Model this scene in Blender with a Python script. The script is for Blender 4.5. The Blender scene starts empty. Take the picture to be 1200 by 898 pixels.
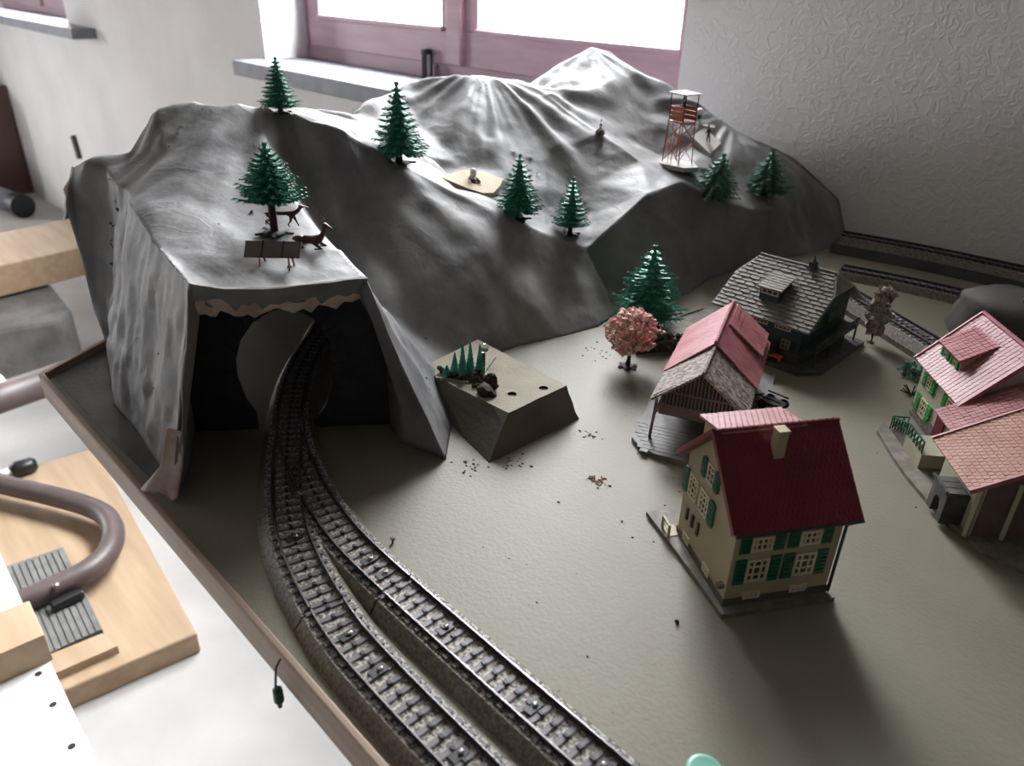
import bpy, bmesh, math, random
from mathutils import Vector, Matrix, noise
from mathutils.bvhtree import BVHTree
from mathutils.geometry import delaunay_2d_cdt
random.seed(7)
scene = bpy.context.scene
COL = scene.collection
# ------------------------------------------------------------------ camera, world, light, exposure
EYE = Vector((0.0, 0.0, 0.30))
AX = Vector((0.69189311, -0.35567168, 0.62831647))
AY = Vector((0.72142145, 0.30573742, -0.62134992))
AZ = Vector((0.02889672, 0.8831887, 0.46812679))
ROT = Matrix((AX, AY, AZ))
FPX = 891.0
cd = bpy.data.cameras.new('camera')
cd.sensor_width = 36.0
cd.lens = FPX / 1200 * 36.0
cd.clip_start = 0.005
cam = bpy.data.objects.new('camera', cd)
cam.matrix_world = Matrix.Translation(EYE) @ ROT.to_4x4()
COL.objects.link(cam)
scene.camera = cam
cd.dof.use_dof = True
cd.dof.focus_distance = 0.55
cd.dof.aperture_fstop = 11

world = bpy.data.worlds.new('overcast_sky')
scene.world = world
world.use_nodes = True
wn = world.node_tree.nodes
# an overcast sky, brighter towards the zenith as overcast skies are, over dim ground
wt = wn.new('ShaderNodeTexCoord'); ws = wn.new('ShaderNodeSeparateXYZ'); wr = wn.new('ShaderNodeValToRGB')
world.node_tree.links.new(wt.outputs['Generated'], ws.inputs[0]); world.node_tree.links.new(ws.outputs['Z'], wr.inputs[0])
wr.color_ramp.elements[0].position = 0.0; wr.color_ramp.elements[0].color = (0.16, 0.15, 0.13, 1)
wr.color_ramp.elements[1].position = 0.02; wr.color_ramp.elements[1].color = (0.36, 0.365, 0.375, 1)
ze_ = wr.color_ramp.elements.new(1.0); ze_.color = (0.95, 0.97, 1.0, 1)
world.node_tree.links.new(wr.outputs[0], wn['Background'].inputs[0])
wn['Background'].inputs[1].default_value = 92.0
scene.view_settings.view_transform = 'Standard'
scene.view_settings.look = 'None'
scene.view_settings.gamma = 1.0
scene.view_settings.exposure = -0.25
scene.cycles.max_bounces = 8
scene.cycles.diffuse_bounces = 5
scene.cycles.sample_clamp_indirect = 6.0

def portal(loc, sx, sy, rot):
    l = bpy.data.lights.new('daylight_portal', 'AREA')
    l.shape = 'RECTANGLE'; l.size = sx; l.size_y = sy
    l.cycles.is_portal = True
    o = bpy.data.objects.new('daylight_portal', l)
    o.location = loc; o.rotation_euler = rot
    COL.objects.link(o)
portal((-1.41, 1.34, 0.72), 1.36, 1.3, (-math.pi/2, 0, 0))
portal((-6.45, -1.70, 0.37), 0.95, 1.6, (0, -math.pi/2, 0))
portal((-4.6, 1.34, 0.72), 1.5, 1.3, (-math.pi/2, 0, 0))

# ------------------------------------------------------------------ survey helpers: pixel of the photo -> point of the room
def ray(px, py):
    return (ROT @ Vector((px - 600, -(py - 449), -FPX))) / FPX
def P(px, py, z=0.0):
    d = ray(px, py); return EYE + d * ((z - EYE.z) / d.z)
def PX(px, py, x):
    d = ray(px, py); return EYE + d * ((x - EYE.x) / d.x)
def PY(px, py, y):
    d = ray(px, py); return EYE + d * ((y - EYE.y) / d.y)
def proj(p):
    c = ROT.transposed() @ (Vector(p) - EYE)
    return (600 + FPX*c.x/-c.z, 449 - FPX*c.y/-c.z)
def zat(x, y, py):
    lo, hi = -1.2, 0.9
    for _ in range(40):
        m = (lo+hi)/2
        if proj((x, y, m))[1] > py: lo = m
        else: hi = m
    return (lo+hi)/2

# ------------------------------------------------------------------ mesh helpers
class MB:
    def __init__(s): s.v = []; s.f = []; s.mi = []; s.cur = 0
    def quadmesh(s, vs, fs):
        n = len(s.v); s.v += [Vector(v) for v in vs]; s.f += [tuple(n+i for i in f) for f in fs]
        s.mi += [s.cur]*len(fs); return s
    def hexa(s, b, t):   # 4 bottom, 4 top points
        return s.quadmesh(list(b)+list(t), [(3,2,1,0),(4,5,6,7),(0,1,5,4),(1,2,6,5),(2,3,7,6),(3,0,4,7)])
    def box(s, x0, y0, z0, x1, y1, z1, F=None):
        c = [(x0,y0,z0),(x1,y0,z0),(x1,y1,z0),(x0,y1,z0),(x0,y0,z1),(x1,y0,z1),(x1,y1,z1),(x0,y1,z1)]
        if F: c = [F(*p) for p in c]
        return s.hexa(c[:4], c[4:])
    def slab(s, pts, up):   # polygon extruded by vector up
        pts = [Vector(p) for p in pts]; up = Vector(up); n = len(pts)
        fs = [tuple(range(n))[::-1], tuple(range(n, 2*n))] + [(i, (i+1) % n, n+(i+1) % n, n+i) for i in range(n)]
        return s.quadmesh(pts + [p+up for p in pts], fs)
    def bar(s, a, b, w, h=None, up=(0,0,1)):
        a = Vector(a); b = Vector(b); h = h or w
        d = (b-a).normalized(); upv = Vector(up)
        sx = d.cross(upv)
        if sx.length < 1e-5: sx = d.cross(Vector((1,0,0)))
        sx.normalize(); sy = sx.cross(d)
        o = [sx*w/2+sy*h/2, -sx*w/2+sy*h/2, -sx*w/2-sy*h/2, sx*w/2-sy*h/2]
        return s.hexa([a+k for k in o], [b+k for k in o])
    def tube(s, pts, r, n=10, cap=True):
        pts = [Vector(p) for p in pts]; m = len(pts)
        rs = r if isinstance(r, (list, tuple)) else [r]*m
        vs = []; prev = None
        for i, p in enumerate(pts):
            d = (pts[min(i+1, m-1)] - pts[max(i-1, 0)]).normalized()
            if prev is None:
                a = d.cross(Vector((0,0,1)))
                if a.length < 1e-3: a = d.cross(Vector((1,0,0)))
            else: a = prev - d*prev.dot(d)
            a.normalize(); prev = a; b = d.cross(a)
            vs += [p + (a*math.cos(t) + b*math.sin(t))*rs[i] for t in [2*math.pi*k/n for k in range(n)]]
        fs = [(i*n+k, i*n+(k+1) % n, (i+1)*n+(k+1) % n, (i+1)*n+k) for i in range(m-1) for k in range(n)]
        if cap: fs += [tuple(range(n))[::-1], tuple((m-1)*n+k for k in range(n))]
        return s.quadmesh(vs, fs)
    def lathe(s, prof, c, n=16):
        c = Vector(c)
        vs = [c + Vector((r*math.cos(2*math.pi*k/n), r*math.sin(2*math.pi*k/n), z)) for r, z in prof for k in range(n)]
        m = len(prof)
        fs = [(i*n+k, i*n+(k+1) % n, (i+1)*n+(k+1) % n, (i+1)*n+k) for i in range(m-1) for k in range(n)]
        fs += [tuple(range(n))[::-1], tuple((m-1)*n+k for k in range(n))]
        return s.quadmesh(vs, fs)
    def blob(s, c, r, sub=1, jit=0.0, sc=(1,1,1)):
        bm = bmesh.new(); bmesh.ops.create_icosphere(bm, subdivisions=sub, radius=1)
        vs = []
        for v in bm.verts:
            q = v.co * r * (1 + random.uniform(-jit, jit))
            vs.append(Vector(c) + Vector((q.x*sc[0], q.y*sc[1], q.z*sc[2])))
        fs = [tuple(v.index for v in f.verts) for f in bm.faces]; bm.free()
        return s.quadmesh(vs, fs)
    def mesh(s, name, mats, off=Vector((0,0,0)), smooth=False):
        me = bpy.data.meshes.new(name)
        me.from_pydata([tuple(v-off) for v in s.v], [], s.f)
        if not isinstance(mats, (list, tuple)): mats = [mats]
        for m in mats: me.materials.append(m)
        if len(mats) > 1: me.polygons.foreach_set('material_index', s.mi)
        bm = bmesh.new(); bm.from_mesh(me); bmesh.ops.recalc_face_normals(bm, faces=bm.faces); bm.to_mesh(me); bm.free()
        if smooth: me.polygons.foreach_set('use_smooth', [True]*len(me.polygons))
        return me
    def build(s, name, mats, parent=None, smooth=False, kind=None, bevel=0.0, label=None, origin=None):
        off = WL(parent) if parent else (Vector(origin) if origin is not None else Vector((0,0,0)))
        o = bpy.data.objects.new(name, s.mesh(name, mats, off, smooth))
        if parent: o.parent = parent
        else: o.location = off
        COL.objects.link(o)
        if kind: o['kind'] = kind
        if label: o['label'] = label
        if bevel:
            b = o.modifiers.new('edge_softening', 'BEVEL'); b.width = bevel; b.segments = 2; b.limit_method = 'ANGLE'
        return o
def WL(o):
    p = Vector((0,0,0))
    while o: p += o.location; o = o.parent
    return p
def tag(o, label=None, cat=None, group=None, kind=None):
    if label: o['label'] = label
    if cat: o['category'] = cat
    if group: o['group'] = group
    if kind: o['kind'] = kind
    return o
def thing(name, loc, label, cat, group=None):
    o = bpy.data.objects.new(name, None); o.location = loc; o.empty_display_size = 0.01
    COL.objects.link(o); return tag(o, label, cat, group)
def share(o, parent, loc=(0,0,0), rotz=0.0, name=None):
    c = o.copy(); c.parent = parent; c.location = loc; c.rotation_euler = (0,0,rotz)
    COL.objects.link(c); return c
def copy_tree(o, parent=None):
    c = o.copy(); COL.objects.link(c); c.parent = parent
    for ch in list(o.children): copy_tree(ch, c)
    return c
def frame(o, u, v):
    o = Vector((o[0], o[1], o[2] if len(o) > 2 else 0.0)); u = Vector((u[0], u[1], 0)).normalized(); v = Vector((v[0], v[1], 0)).normalized()
    return lambda x, y, z: o + u*x + v*y + Vector((0,0,z))

# ------------------------------------------------------------------ materials
def mat(name, c, rough=0.6, c2=None, nscale=40.0, bump=0.0, bscale=120.0, metal=0.0, spec=0.5, dist=0.001, detail=4.0, stretch=None, contrast=(0.35, 0.65), bstretch=None):
    m = bpy.data.materials.new(name); m.use_nodes = True
    nt = m.node_tree; b = nt.nodes['Principled BSDF']
    b.inputs['Base Color'].default_value = (*c, 1); b.inputs['Roughness'].default_value = rough
    b.inputs['Metallic'].default_value = metal
    b.inputs['Specular IOR Level'].default_value = spec
    tc = nt.nodes.new('ShaderNodeTexCoord')
    def vec(st):
        if not st: return tc.outputs['Object']
        mp = nt.nodes.new('ShaderNodeMapping'); mp.inputs['Scale'].default_value = st
        nt.links.new(tc.outputs['Object'], mp.inputs[0]); return mp.outputs[0]
    if c2:
        n = nt.nodes.new('ShaderNodeTexNoise'); n.inputs['Scale'].default_value = nscale; n.inputs['Detail'].default_value = detail
        nt.links.new(vec(stretch), n.inputs['Vector'])
        r = nt.nodes.new('ShaderNodeValToRGB')
        r.color_ramp.elements[0].position = contrast[0]; r.color_ramp.elements[1].position = contrast[1]
        r.color_ramp.elements[0].color = (*c, 1); r.color_ramp.elements[1].color = (*c2, 1)
        nt.links.new(n.outputs['Fac'], r.inputs[0]); nt.links.new(r.outputs[0], b.inputs['Base Color'])
    if bump:
        n = nt.nodes.new('ShaderNodeTexNoise'); n.inputs['Scale'].default_value = bscale; n.inputs['Detail'].default_value = 5
        nt.links.new(vec(bstretch or stretch), n.inputs['Vector'])
        bp = nt.nodes.new('ShaderNodeBump'); bp.inputs['Strength'].default_value = bump; bp.inputs['Distance'].default_value = dist
        nt.links.new(n.outputs['Fac'], bp.inputs['Height']); nt.links.new(bp.outputs[0], b.inputs['Normal'])
    return m

def stucco():
    m = mat('white_stucco', (0.76, 0.745, 0.75), 0.9, (0.84, 0.83, 0.83), 3.0)
    nt = m.node_tree; b = nt.nodes['Principled BSDF']; tc = nt.nodes['Texture Coordinate']
    n1 = nt.nodes.new('ShaderNodeTexNoise'); n1.inputs['Scale'].default_value = 62; n1.inputs['Detail'].default_value = 4; n1.inputs['Distortion'].default_value = 0.7
    n2 = nt.nodes.new('ShaderNodeTexNoise'); n2.inputs['Scale'].default_value = 110; n2.inputs['Detail'].default_value = 4
    nt.links.new(tc.outputs['Object'], n1.inputs['Vector']); nt.links.new(tc.outputs['Object'], n2.inputs['Vector'])
    r = nt.nodes.new('ShaderNodeValToRGB'); r.color_ramp.interpolation = 'EASE'
    r.color_ramp.elements[0].position = 0.40; r.color_ramp.elements[1].position = 0.60
    e = r.color_ramp.elements.new(0.5); e.color = (1, 1, 1, 1)
    r.color_ramp.elements[0].color = (0.45, 0.45, 0.45, 1); r.color_ramp.elements[2].color = (0.5, 0.5, 0.5, 1)
    nt.links.new(n1.outputs['Fac'], r.inputs[0])
    mx = nt.nodes.new('ShaderNodeMath'); mx.operation = 'MULTIPLY_ADD'; mx.inputs[1].default_value = 0.35
    nt.links.new(n2.outputs['Fac'], mx.inputs[0]); nt.links.new(r.outputs[0], mx.inputs[2])
    bp = nt.nodes.new('ShaderNodeBump'); bp.inputs['Strength'].default_value = 0.45; bp.inputs['Distance'].default_value = 0.003
    nt.links.new(mx.outputs[0], bp.inputs['Height']); nt.links.new(bp.outputs[0], b.inputs['Normal'])
    return m
def wood(name, c, c2, sc=6.0, stretch=(1, 14, 14), rough=0.6, bump=0.1):
    m = mat(name, c, rough, c2, sc, bump, sc*6, stretch=stretch, detail=6, contrast=(0.3, 0.7), dist=0.0006)
    return m
M = {}
M['stucco'] = stucco()
M['concrete'] = mat('concrete_floor', (0.42, 0.415, 0.405), 0.75, (0.52, 0.515, 0.50), 5.0, 0.2, 60, detail=8)
M['ceiling'] = mat('ceiling_paint', (0.27, 0.26, 0.255), 0.9)
M['frame'] = mat('mauve_window_paint', (0.36, 0.22, 0.26), 0.45, (0.42, 0.27, 0.31), 8, 0.05, 40, stretch=(1, 1, 6))  # mauve lightened to stand in for the glare around the window
M['slate'] = mat('grey_stone_sill', (0.16, 0.17, 0.20), 0.55, (0.22, 0.23, 0.26), 18, 0.15, 90)
def paint():
    # olive board paint: small roller relief, chips, rust crumbs
    m = mat('olive_board_paint', (0.180, 0.165, 0.118), 0.6, (0.215, 0.200, 0.148), 9, 0.55, 420, detail=6, dist=0.0006, bstretch=(1, 1.0, 1.0))
    return m
M['paint'] = paint()
M['cloth'] = None
def cloth():
    m = bpy.data.materials.new('painted_grey_canvas'); m.use_nodes = True
    nt = m.node_tree; b = nt.nodes['Principled BSDF']; b.inputs['Roughness'].default_value = 0.6; b.inputs['Specular IOR Level'].default_value = 0.32
    tc = nt.nodes.new('ShaderNodeTexCoord')
    n = nt.nodes.new('ShaderNodeTexNoise'); n.inputs['Scale'].default_value = 14; n.inputs['Detail'].default_value = 8; n.inputs['Roughness'].default_value = 0.65
    r = nt.nodes.new('ShaderNodeValToRGB')
    r.color_ramp.elements[0].position = 0.3; r.color_ramp.elements[1].position = 0.75
    r.color_ramp.elements[0].color = (0.125, 0.125, 0.135, 1); r.color_ramp.elements[1].color = (0.29, 0.288, 0.285, 1)  # blue in the dark tone stands in for veiling window glare
    nt.links.new(tc.outputs['Object'], n.inputs['Vector']); nt.links.new(n.outputs['Fac'], r.inputs[0]); nt.links.new(r.outputs[0], b.inputs['Base Color'])
    n2 = nt.nodes.new('ShaderNodeTexNoise'); n2.inputs['Scale'].default_value = 90; n2.inputs['Detail'].default_value = 8
    n3 = nt.nodes.new('ShaderNodeTexNoise'); n3.inputs['Scale'].default_value = 17; n3.inputs['Detail'].default_value = 3; n3.inputs['Distortion'].default_value = 0.8
    r3 = nt.nodes.new('ShaderNodeValToRGB'); r3.color_ramp.elements[0].position = 0.46; r3.color_ramp.elements[1].position = 0.54
    r3.color_ramp.elements[0].color = (0, 0, 0, 1); r3.color_ramp.elements[1].color = (0, 0, 0, 1); e3 = r3.color_ramp.elements.new(0.5); e3.color = (1, 1, 1, 1)
    mm = nt.nodes.new('ShaderNodeMath'); mm.operation = 'MULTIPLY_ADD'; mm.inputs[1].default_value = 0.16
    bp = nt.nodes.new('ShaderNodeBump'); bp.inputs['Strength'].default_value = 0.55; bp.inputs['Distance'].default_value = 0.0014
    nt.links.new(tc.outputs['Object'], n2.inputs['Vector']); nt.links.new(tc.outputs['Object'], n3.inputs['Vector']); nt.links.new(n3.outputs['Fac'], r3.inputs[0])
    nt.links.new(r3.outputs[0], mm.inputs[0]); nt.links.new(n2.outputs['Fac'], mm.inputs[2]); nt.links.new(mm.outputs[0], bp.inputs['Height']); nt.links.new(bp.outputs[0], b.inputs['Normal'])
    return m
M['cloth'] = cloth()
M['cloth_edge'] = mat('raw_canvas_edge', (0.42, 0.30, 0.24), 0.85, (0.6, 0.52, 0.45), 60, 0.3, 200)
M['oak'] = wood('rim_oak', (0.24, 0.165, 0.115), (0.36, 0.26, 0.19), 9.0, (1, 10, 16))
M['pine'] = wood('planed_pine', (0.36, 0.25, 0.155), (0.46, 0.335, 0.22), 4.0, (1.0, 9, 9))
M['pine_end'] = wood('sawn_pine_edge', (0.36, 0.19, 0.10), (0.44, 0.25, 0.14), 5.0, (1.0, 9, 9))
M['white'] = mat('white_laminate', (0.82, 0.81, 0.79), 0.4)
M['black_rubber'] = mat('black_rubber', (0.012, 0.012, 0.014), 0.4)
M['brown_pipe'] = mat('brown_enamel_tube', (0.085, 0.062, 0.060), 0.45, (0.11, 0.082, 0.078), 20)
M['grey_mat'] = mat('grey_ribbed_rubber', (0.13, 0.13, 0.125), 0.7, (0.19, 0.19, 0.18), 30)
M['stone'] = mat('grey_stone_block', (0.12, 0.115, 0.115), 0.9, (0.20, 0.19, 0.185), 12, 0.6, 40, dist=0.006)
M['ballast'] = mat('track_ballast_print', (0.075, 0.066, 0.060), 0.55, (0.46, 0.42, 0.36), 520, 0.5, 500, detail=1.5, dist=0.0008, contrast=(0.42, 0.60))
M['ballast_side'] = mat('track_bed_side', (0.10, 0.085, 0.065), 0.6, (0.22, 0.195, 0.15), 500, 0.5, 600, detail=2, dist=0.0008)
M['sleeper'] = mat('grey_sleeper_steel', (0.095, 0.088, 0.10), 0.42, (0.15, 0.14, 0.15), 60)
M['rail'] = mat('rail_steel', (0.50, 0.48, 0.50), 0.25, (0.22, 0.20, 0.20), 60, metal=0.9, contrast=(0.45, 0.8))
M['rail_web'] = mat('rail_web_tarnished', (0.022, 0.019, 0.022), 0.45, (0.04, 0.034, 0.036), 80)
M['dark_steel'] = mat('dark_steel', (0.03, 0.028, 0.03), 0.45)
M['portal'] = mat('tunnel_portal_black', (0.022, 0.022, 0.026), 0.8, (0.035, 0.034, 0.038), 60, 0.6, 160)
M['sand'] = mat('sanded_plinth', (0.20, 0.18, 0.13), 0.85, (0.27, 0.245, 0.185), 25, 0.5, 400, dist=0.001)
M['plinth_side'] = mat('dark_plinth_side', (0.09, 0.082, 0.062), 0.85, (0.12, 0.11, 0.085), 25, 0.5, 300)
M['spruce'] = mat('spruce_green_plastic', (0.022, 0.20, 0.13), 0.5, (0.080, 0.34, 0.25), 120, spec=0.3)
M['spruce_dusty'] = mat('dusty_spruce_green', (0.03, 0.13, 0.09), 0.6, (0.17, 0.30, 0.25), 160)
M['trunk'] = mat('brown_plastic_trunk', (0.035, 0.022, 0.02), 0.7, spec=0.25)
M['deer'] = mat('brown_animal_plastic', (0.085, 0.030, 0.022), 0.4, (0.05, 0.02, 0.018), 100)
M['pink'] = mat('pink_blossom_foam', (0.62, 0.27, 0.25), 0.9, (0.78, 0.60, 0.52), 110, 0.5, 400, contrast=(0.4, 0.6))
M['beige_foam'] = mat('dusty_beige_foliage', (0.20, 0.15, 0.12), 0.95, (0.40, 0.34, 0.29), 200, 0.5, 400)
M['teal_foam'] = mat('teal_foliage_foam', (0.06, 0.17, 0.14), 0.9, (0.15, 0.28, 0.24), 200)
M['moss'] = mat('dark_moss', (0.02, 0.022, 0.012), 0.95, (0.06, 0.055, 0.03), 200, 0.6, 500)
M['cream'] = mat('cream_wall_plastic', (0.37, 0.31, 0.19), 0.5, (0.42, 0.36, 0.24), 30, 0.15, 300)
M['cream2'] = mat('pale_green_cream_wall', (0.42, 0.40, 0.29), 0.55, (0.47, 0.45, 0.34), 40, 0.15, 300)
M['winframe'] = mat('ivory_window_frame', (0.66, 0.58, 0.42), 0.5)
M['glass_dark'] = mat('dark_window_pane', (0.05, 0.045, 0.04), 0.15)
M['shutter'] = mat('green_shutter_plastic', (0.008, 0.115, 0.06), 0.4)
M['shutter_lit'] = mat('lit_green_shutter', (0.04, 0.27, 0.065), 0.45)  # lit copy of the shutter green, the light put into its colour
M['red_roof'] = mat('crimson_roof_plastic', (0.15, 0.012, 0.022), 0.38, (0.18, 0.015, 0.028), 40)
M['pink_roof'] = mat('faded_red_roof', (0.36, 0.14, 0.145), 0.5, (0.46, 0.235, 0.23), 70, contrast=(0.4, 0.7))
M['rose_roof'] = mat('rose_roof_plastic', (0.34, 0.10, 0.115), 0.5, (0.42, 0.17, 0.18), 70)
M['terracotta'] = mat('terracotta_roof', (0.40, 0.20, 0.15), 0.55, (0.48, 0.27, 0.21), 70)
M['brown_roof'] = mat('dusty_brown_shingle', (0.16, 0.125, 0.10), 0.8, (0.33, 0.29, 0.25), 250, 0.5, 400, contrast=(0.4, 0.6))
M['grey_roof'] = mat('weathered_grey_shingle', (0.13, 0.125, 0.10), 0.6, (0.22, 0.21, 0.18), 60)
M['plank_brown'] = mat('purple_brown_boards', (0.12, 0.08, 0.075), 0.6, (0.16, 0.11, 0.10), 60)
M['dark_green'] = mat('dark_green_boards', (0.018, 0.045, 0.042), 0.5)
M['dark_stone'] = mat('dark_stone_print', (0.045, 0.045, 0.045), 0.6, (0.09, 0.085, 0.08), 150, 0.4, 200)
M['yard'] = mat('grey_paved_yard', (0.12, 0.115, 0.11), 0.6, (0.17, 0.165, 0.16), 100)
M['orange'] = mat('orange_plastic', (0.60, 0.10, 0.03), 0.4)
M['red_metal'] = mat('orange_red_metal', (0.42, 0.12, 0.07), 0.5)
M['rust'] = mat('rust_brown_crumbs', (0.13, 0.055, 0.035), 0.9, (0.20, 0.10, 0.07), 300)
M['bulb'] = mat('frosted_bulb', (0.80, 0.76, 0.68), 0.25)
M['mound'] = mat('dark_painted_mound', (0.045, 0.043, 0.042), 0.7, (0.08, 0.075, 0.07), 20, 0.5, 80)
M['mint'] = mat('mint_plastic', (0.22, 0.55, 0.42), 0.35)
M['ply'] = mat('bare_plywood', (0.50, 0.38, 0.24), 0.7, (0.62, 0.50, 0.34), 30)
M['base_slab'] = mat('printed_stone_base', (0.15, 0.135, 0.11), 0.7, (0.24, 0.22, 0.185), 120, 0.4, 200)
def glass():
    m = bpy.data.materials.new('window_glass'); m.use_nodes = True
    nt = m.node_tree; nt.nodes.remove(nt.nodes['Principled BSDF'])
    t = nt.nodes.new('ShaderNodeBsdfTransparent'); g = nt.nodes.new('ShaderNodeBsdfGlossy'); g.inputs['Roughness'].default_value = 0.02
    mx = nt.nodes.new('ShaderNodeMixShader'); mx.inputs[0].default_value = 0.06
    nt.links.new(t.outputs[0], mx.inputs[1]); nt.links.new(g.outputs[0], mx.inputs[2]); nt.links.new(mx.outputs[0], nt.nodes['Material Output'].inputs[0])
    return m
M['glass'] = glass()

# ------------------------------------------------------------------ the room
ZF, ZC, YW = -0.86, 1.62, 1.075
def struct(name, mb, m, **k): return mb.build(name, m, kind='structure', **k)
struct('floor', MB().box(-7.2, -3.0, ZF-0.1, 2.6, 1.4, ZF), M['concrete'])
struct('ceiling', MB().box(-7.2, -3.0, ZC, 2.6, 1.4, ZC+0.1), M['ceiling'])
W1 = (-2.083, -0.738, 0.0906, 1.36); W2 = (PY(76, 12, YW).x-1.5, PY(76, 12, YW).x, 0.0906, 1.36)
w = MB()
T = YW+0.27
w.box(-7.2, YW, ZF, W2[0], T, ZC).box(W2[1], YW, ZF, W1[0], T, ZC).box(W1[1], YW, ZF, 2.6, T, ZC)
for W in (W1, W2): w.box(W[0], YW, ZF, W[1], T, W[2]-0.04).box(W[0], YW, W[3], W[1], T, ZC)
struct('wall_back', w, M['stucco'])
struct('wall_left', MB().box(-6.4, -3.0, ZF, -6.2, -2.5, ZC).box(-6.4, -0.9, ZF, -6.2, 1.4, ZC).box(-6.4, -2.5, ZF, -6.2, -0.9, -0.1).box(-6.4, -2.5, 0.85, -6.2, -0.9, ZC), M['stucco'])
struct('wall_right', MB().box(2.6, -3.0, ZF, 2.7, 1.4, ZC), M['ceiling'])
struct('wall_front', MB().box(-7.2, -3.1, ZF, 2.6, -3.0, ZC), M['ceiling'])
def window(name, W, handle_x=None):
    x0, x1, z0, z1 = W; y = 1.208; e = 0.035
    f = MB()
    f.box(x0, y, z0, x0+e, y+0.06, z1).box(x1-e-0.01, y, z0, x1, y+0.06, z1).box(x0, y, z1-e, x1, y+0.06, z1).box(x0, y-0.004, z0-0.005, x1, y+0.07, z0+0.035)
    root = f.build(name, M['frame'], kind='structure', bevel=0.003)
    xm = (x0+x1)/2 + (-1.417+1.4105)
    for a, b in ((x0+e+0.002, xm-0.012), (xm+0.012, x1-e-0.012)):
        s = MB(); zb = z0+0.033; pz = 0.204; pa, pb = (a+0.055, b-0.045)
        s.box(a, y-0.012, zb, b, y+0.03, pz-0.006).box(a, y-0.012, pz-0.006, pa, y+0.03, z1-e-0.06).box(pb, y-0.012, pz-0.006, b, y+0.03, z1-e-0.06).box(a, y-0.012, z1-e-0.06, b, y+0.03, z1-e)
        s.box(pa-0.008, y-0.018, pz-0.012, pb+0.008, y-0.010, pz)
        sh = s.build('sash', M['frame'], root, bevel=0.003)
        MB().box(pa, y+0.008, pz-0.006, pb, y+0.012, z1-e-0.06).build('pane', M['glass'], sh)
    MB().box(xm-0.025, y-0.026, z0+0.036, xm+0.025, y+0.0, z1-e).build('mullion', M['frame'], root, bevel=0.004)
    if handle_x:
        h = MB(); h.box(handle_x-0.008, y-0.018, 0.095, handle_x+0.008, y-0.011, 0.150)
        h.bar((handle_x, y-0.030, 0.150), (handle_x+.004, y-0.034, 0.088), 0.011).bar((handle_x, y-0.01, 0.148), (handle_x, y-0.036, 0.148), 0.012)
        h.build('window_handle', M['dark_steel'], root, bevel=0.002)
    return root
window('window_1', W1, -1.515)
window('window_2', W2)
g3 = MB(); y0, y1, z0, z1 = -2.5, -0.9, -0.1, 0.85
g3.box(-6.33, y0, z0, -6.27, y0+.04, z1).box(-6.33, y1-.04, z0, -6.27, y1, z1).box(-6.33, y0, z1-.04, -6.27, y1, z1).box(-6.33, y0, z0, -6.27, y1, z0+.04)
g3 = g3.build('window_3', M['frame'], kind='structure')
MB().box(-6.302, y0+.04, z0+.04, -6.298, y1-.04, z1-.04).build('pane', M['glass'], g3)
struct('trim_1', MB().box(-2.105, 0.987, 0.053, -0.70, 1.207, 0.0906), M['slate'], bevel=0.003)
s2 = PY(83, 36, 0.987).x
struct('trim_2', MB().box(s2-1.75, 0.987, 0.053, s2, 1.207, 0.0906), M['slate'], bevel=0.003)
# ------------------------------------------------------------------ layout board
XB0, XB1, YB0, YB1 = -0.700, 0.34, 0.115, 1.062
board = thing('layout_board', (-0.2, 0.6, -0.035), 'olive painted model railway board with raised oak rim, under the houses and tracks', 'board')
MB().slab([(-0.654, 0.1129, -0.016), (XB1, 0.1129, -0.016), (XB1, YB1, -0.016), (-0.83, YB1, -0.016), (-0.83, 0.45, -0.016), (-0.736, 0.252, -0.016)], (0, 0, 0.016)).build('panel', M['paint'], board)
r = MB(); r.box(-0.659, 0.1085, -0.0165, XB1, 0.1127, 0.006); r.build('rim', M['oak'], board, bevel=0.001, label='oak rim strip along the long edge')
r = MB(); r.hexa([(-0.659, 0.1087, -0.0165), (-0.655, 0.1125, -0.0165), (-0.735, 0.252, -0.0165), (-0.739, 0.250, -0.0165)], [(-0.659, 0.1087, 0.006), (-0.655, 0.1125, 0.006), (-0.735, 0.252, 0.006), (-0.739, 0.250, 0.006)])
r.build('rim', M['oak'], board, bevel=0.0008)
for x in (-0.55, 0.25):
    for y in (0.45, 1.0): MB().box(x-0.025, y-0.025, ZF, x+0.025, y+0.025, -0.018).build('leg', M['pine'], board)
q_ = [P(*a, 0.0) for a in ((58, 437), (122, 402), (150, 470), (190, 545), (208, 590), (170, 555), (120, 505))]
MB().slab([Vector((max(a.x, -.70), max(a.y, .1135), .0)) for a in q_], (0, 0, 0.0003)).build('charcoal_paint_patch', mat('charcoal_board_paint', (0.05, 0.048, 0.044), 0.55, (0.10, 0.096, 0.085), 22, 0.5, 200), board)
# plug dangling from the rim
t = thing('wire_plug', PY(326, 800, 0.104), 'small dark green plug dangling on a wire from the oak rim', 'plug')
b = PY(326, 800, 0.104); MB().tube([(b.x, 0.107, b.z+0.014), (b.x, 0.104, b.z+0.010), (b.x+0.001, 0.102, b.z), (b.x, 0.103, b.z-0.004)], 0.0006, 6).build('wire', M['dark_steel'], t)
MB().lathe([(0.0012, 0), (0.0024, -0.001), (0.0026, -0.009), (0.0018, -0.0105), (0.0012, -0.011), (0.0012, -0.0135)], (b.x, 0.103, b.z-0.003), 12).build('plug_body', mat('dark_green_plug', (0.02, 0.09, 0.06), 0.4), t, smooth=False)

# ------------------------------------------------------------------ the mountain of painted cloth
pts = []; names = {}
def cp(n, v): names[n] = len(pts); pts.append(Vector(v))
Z0 = lambda px, py: P(px, py, 0.0)
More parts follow.
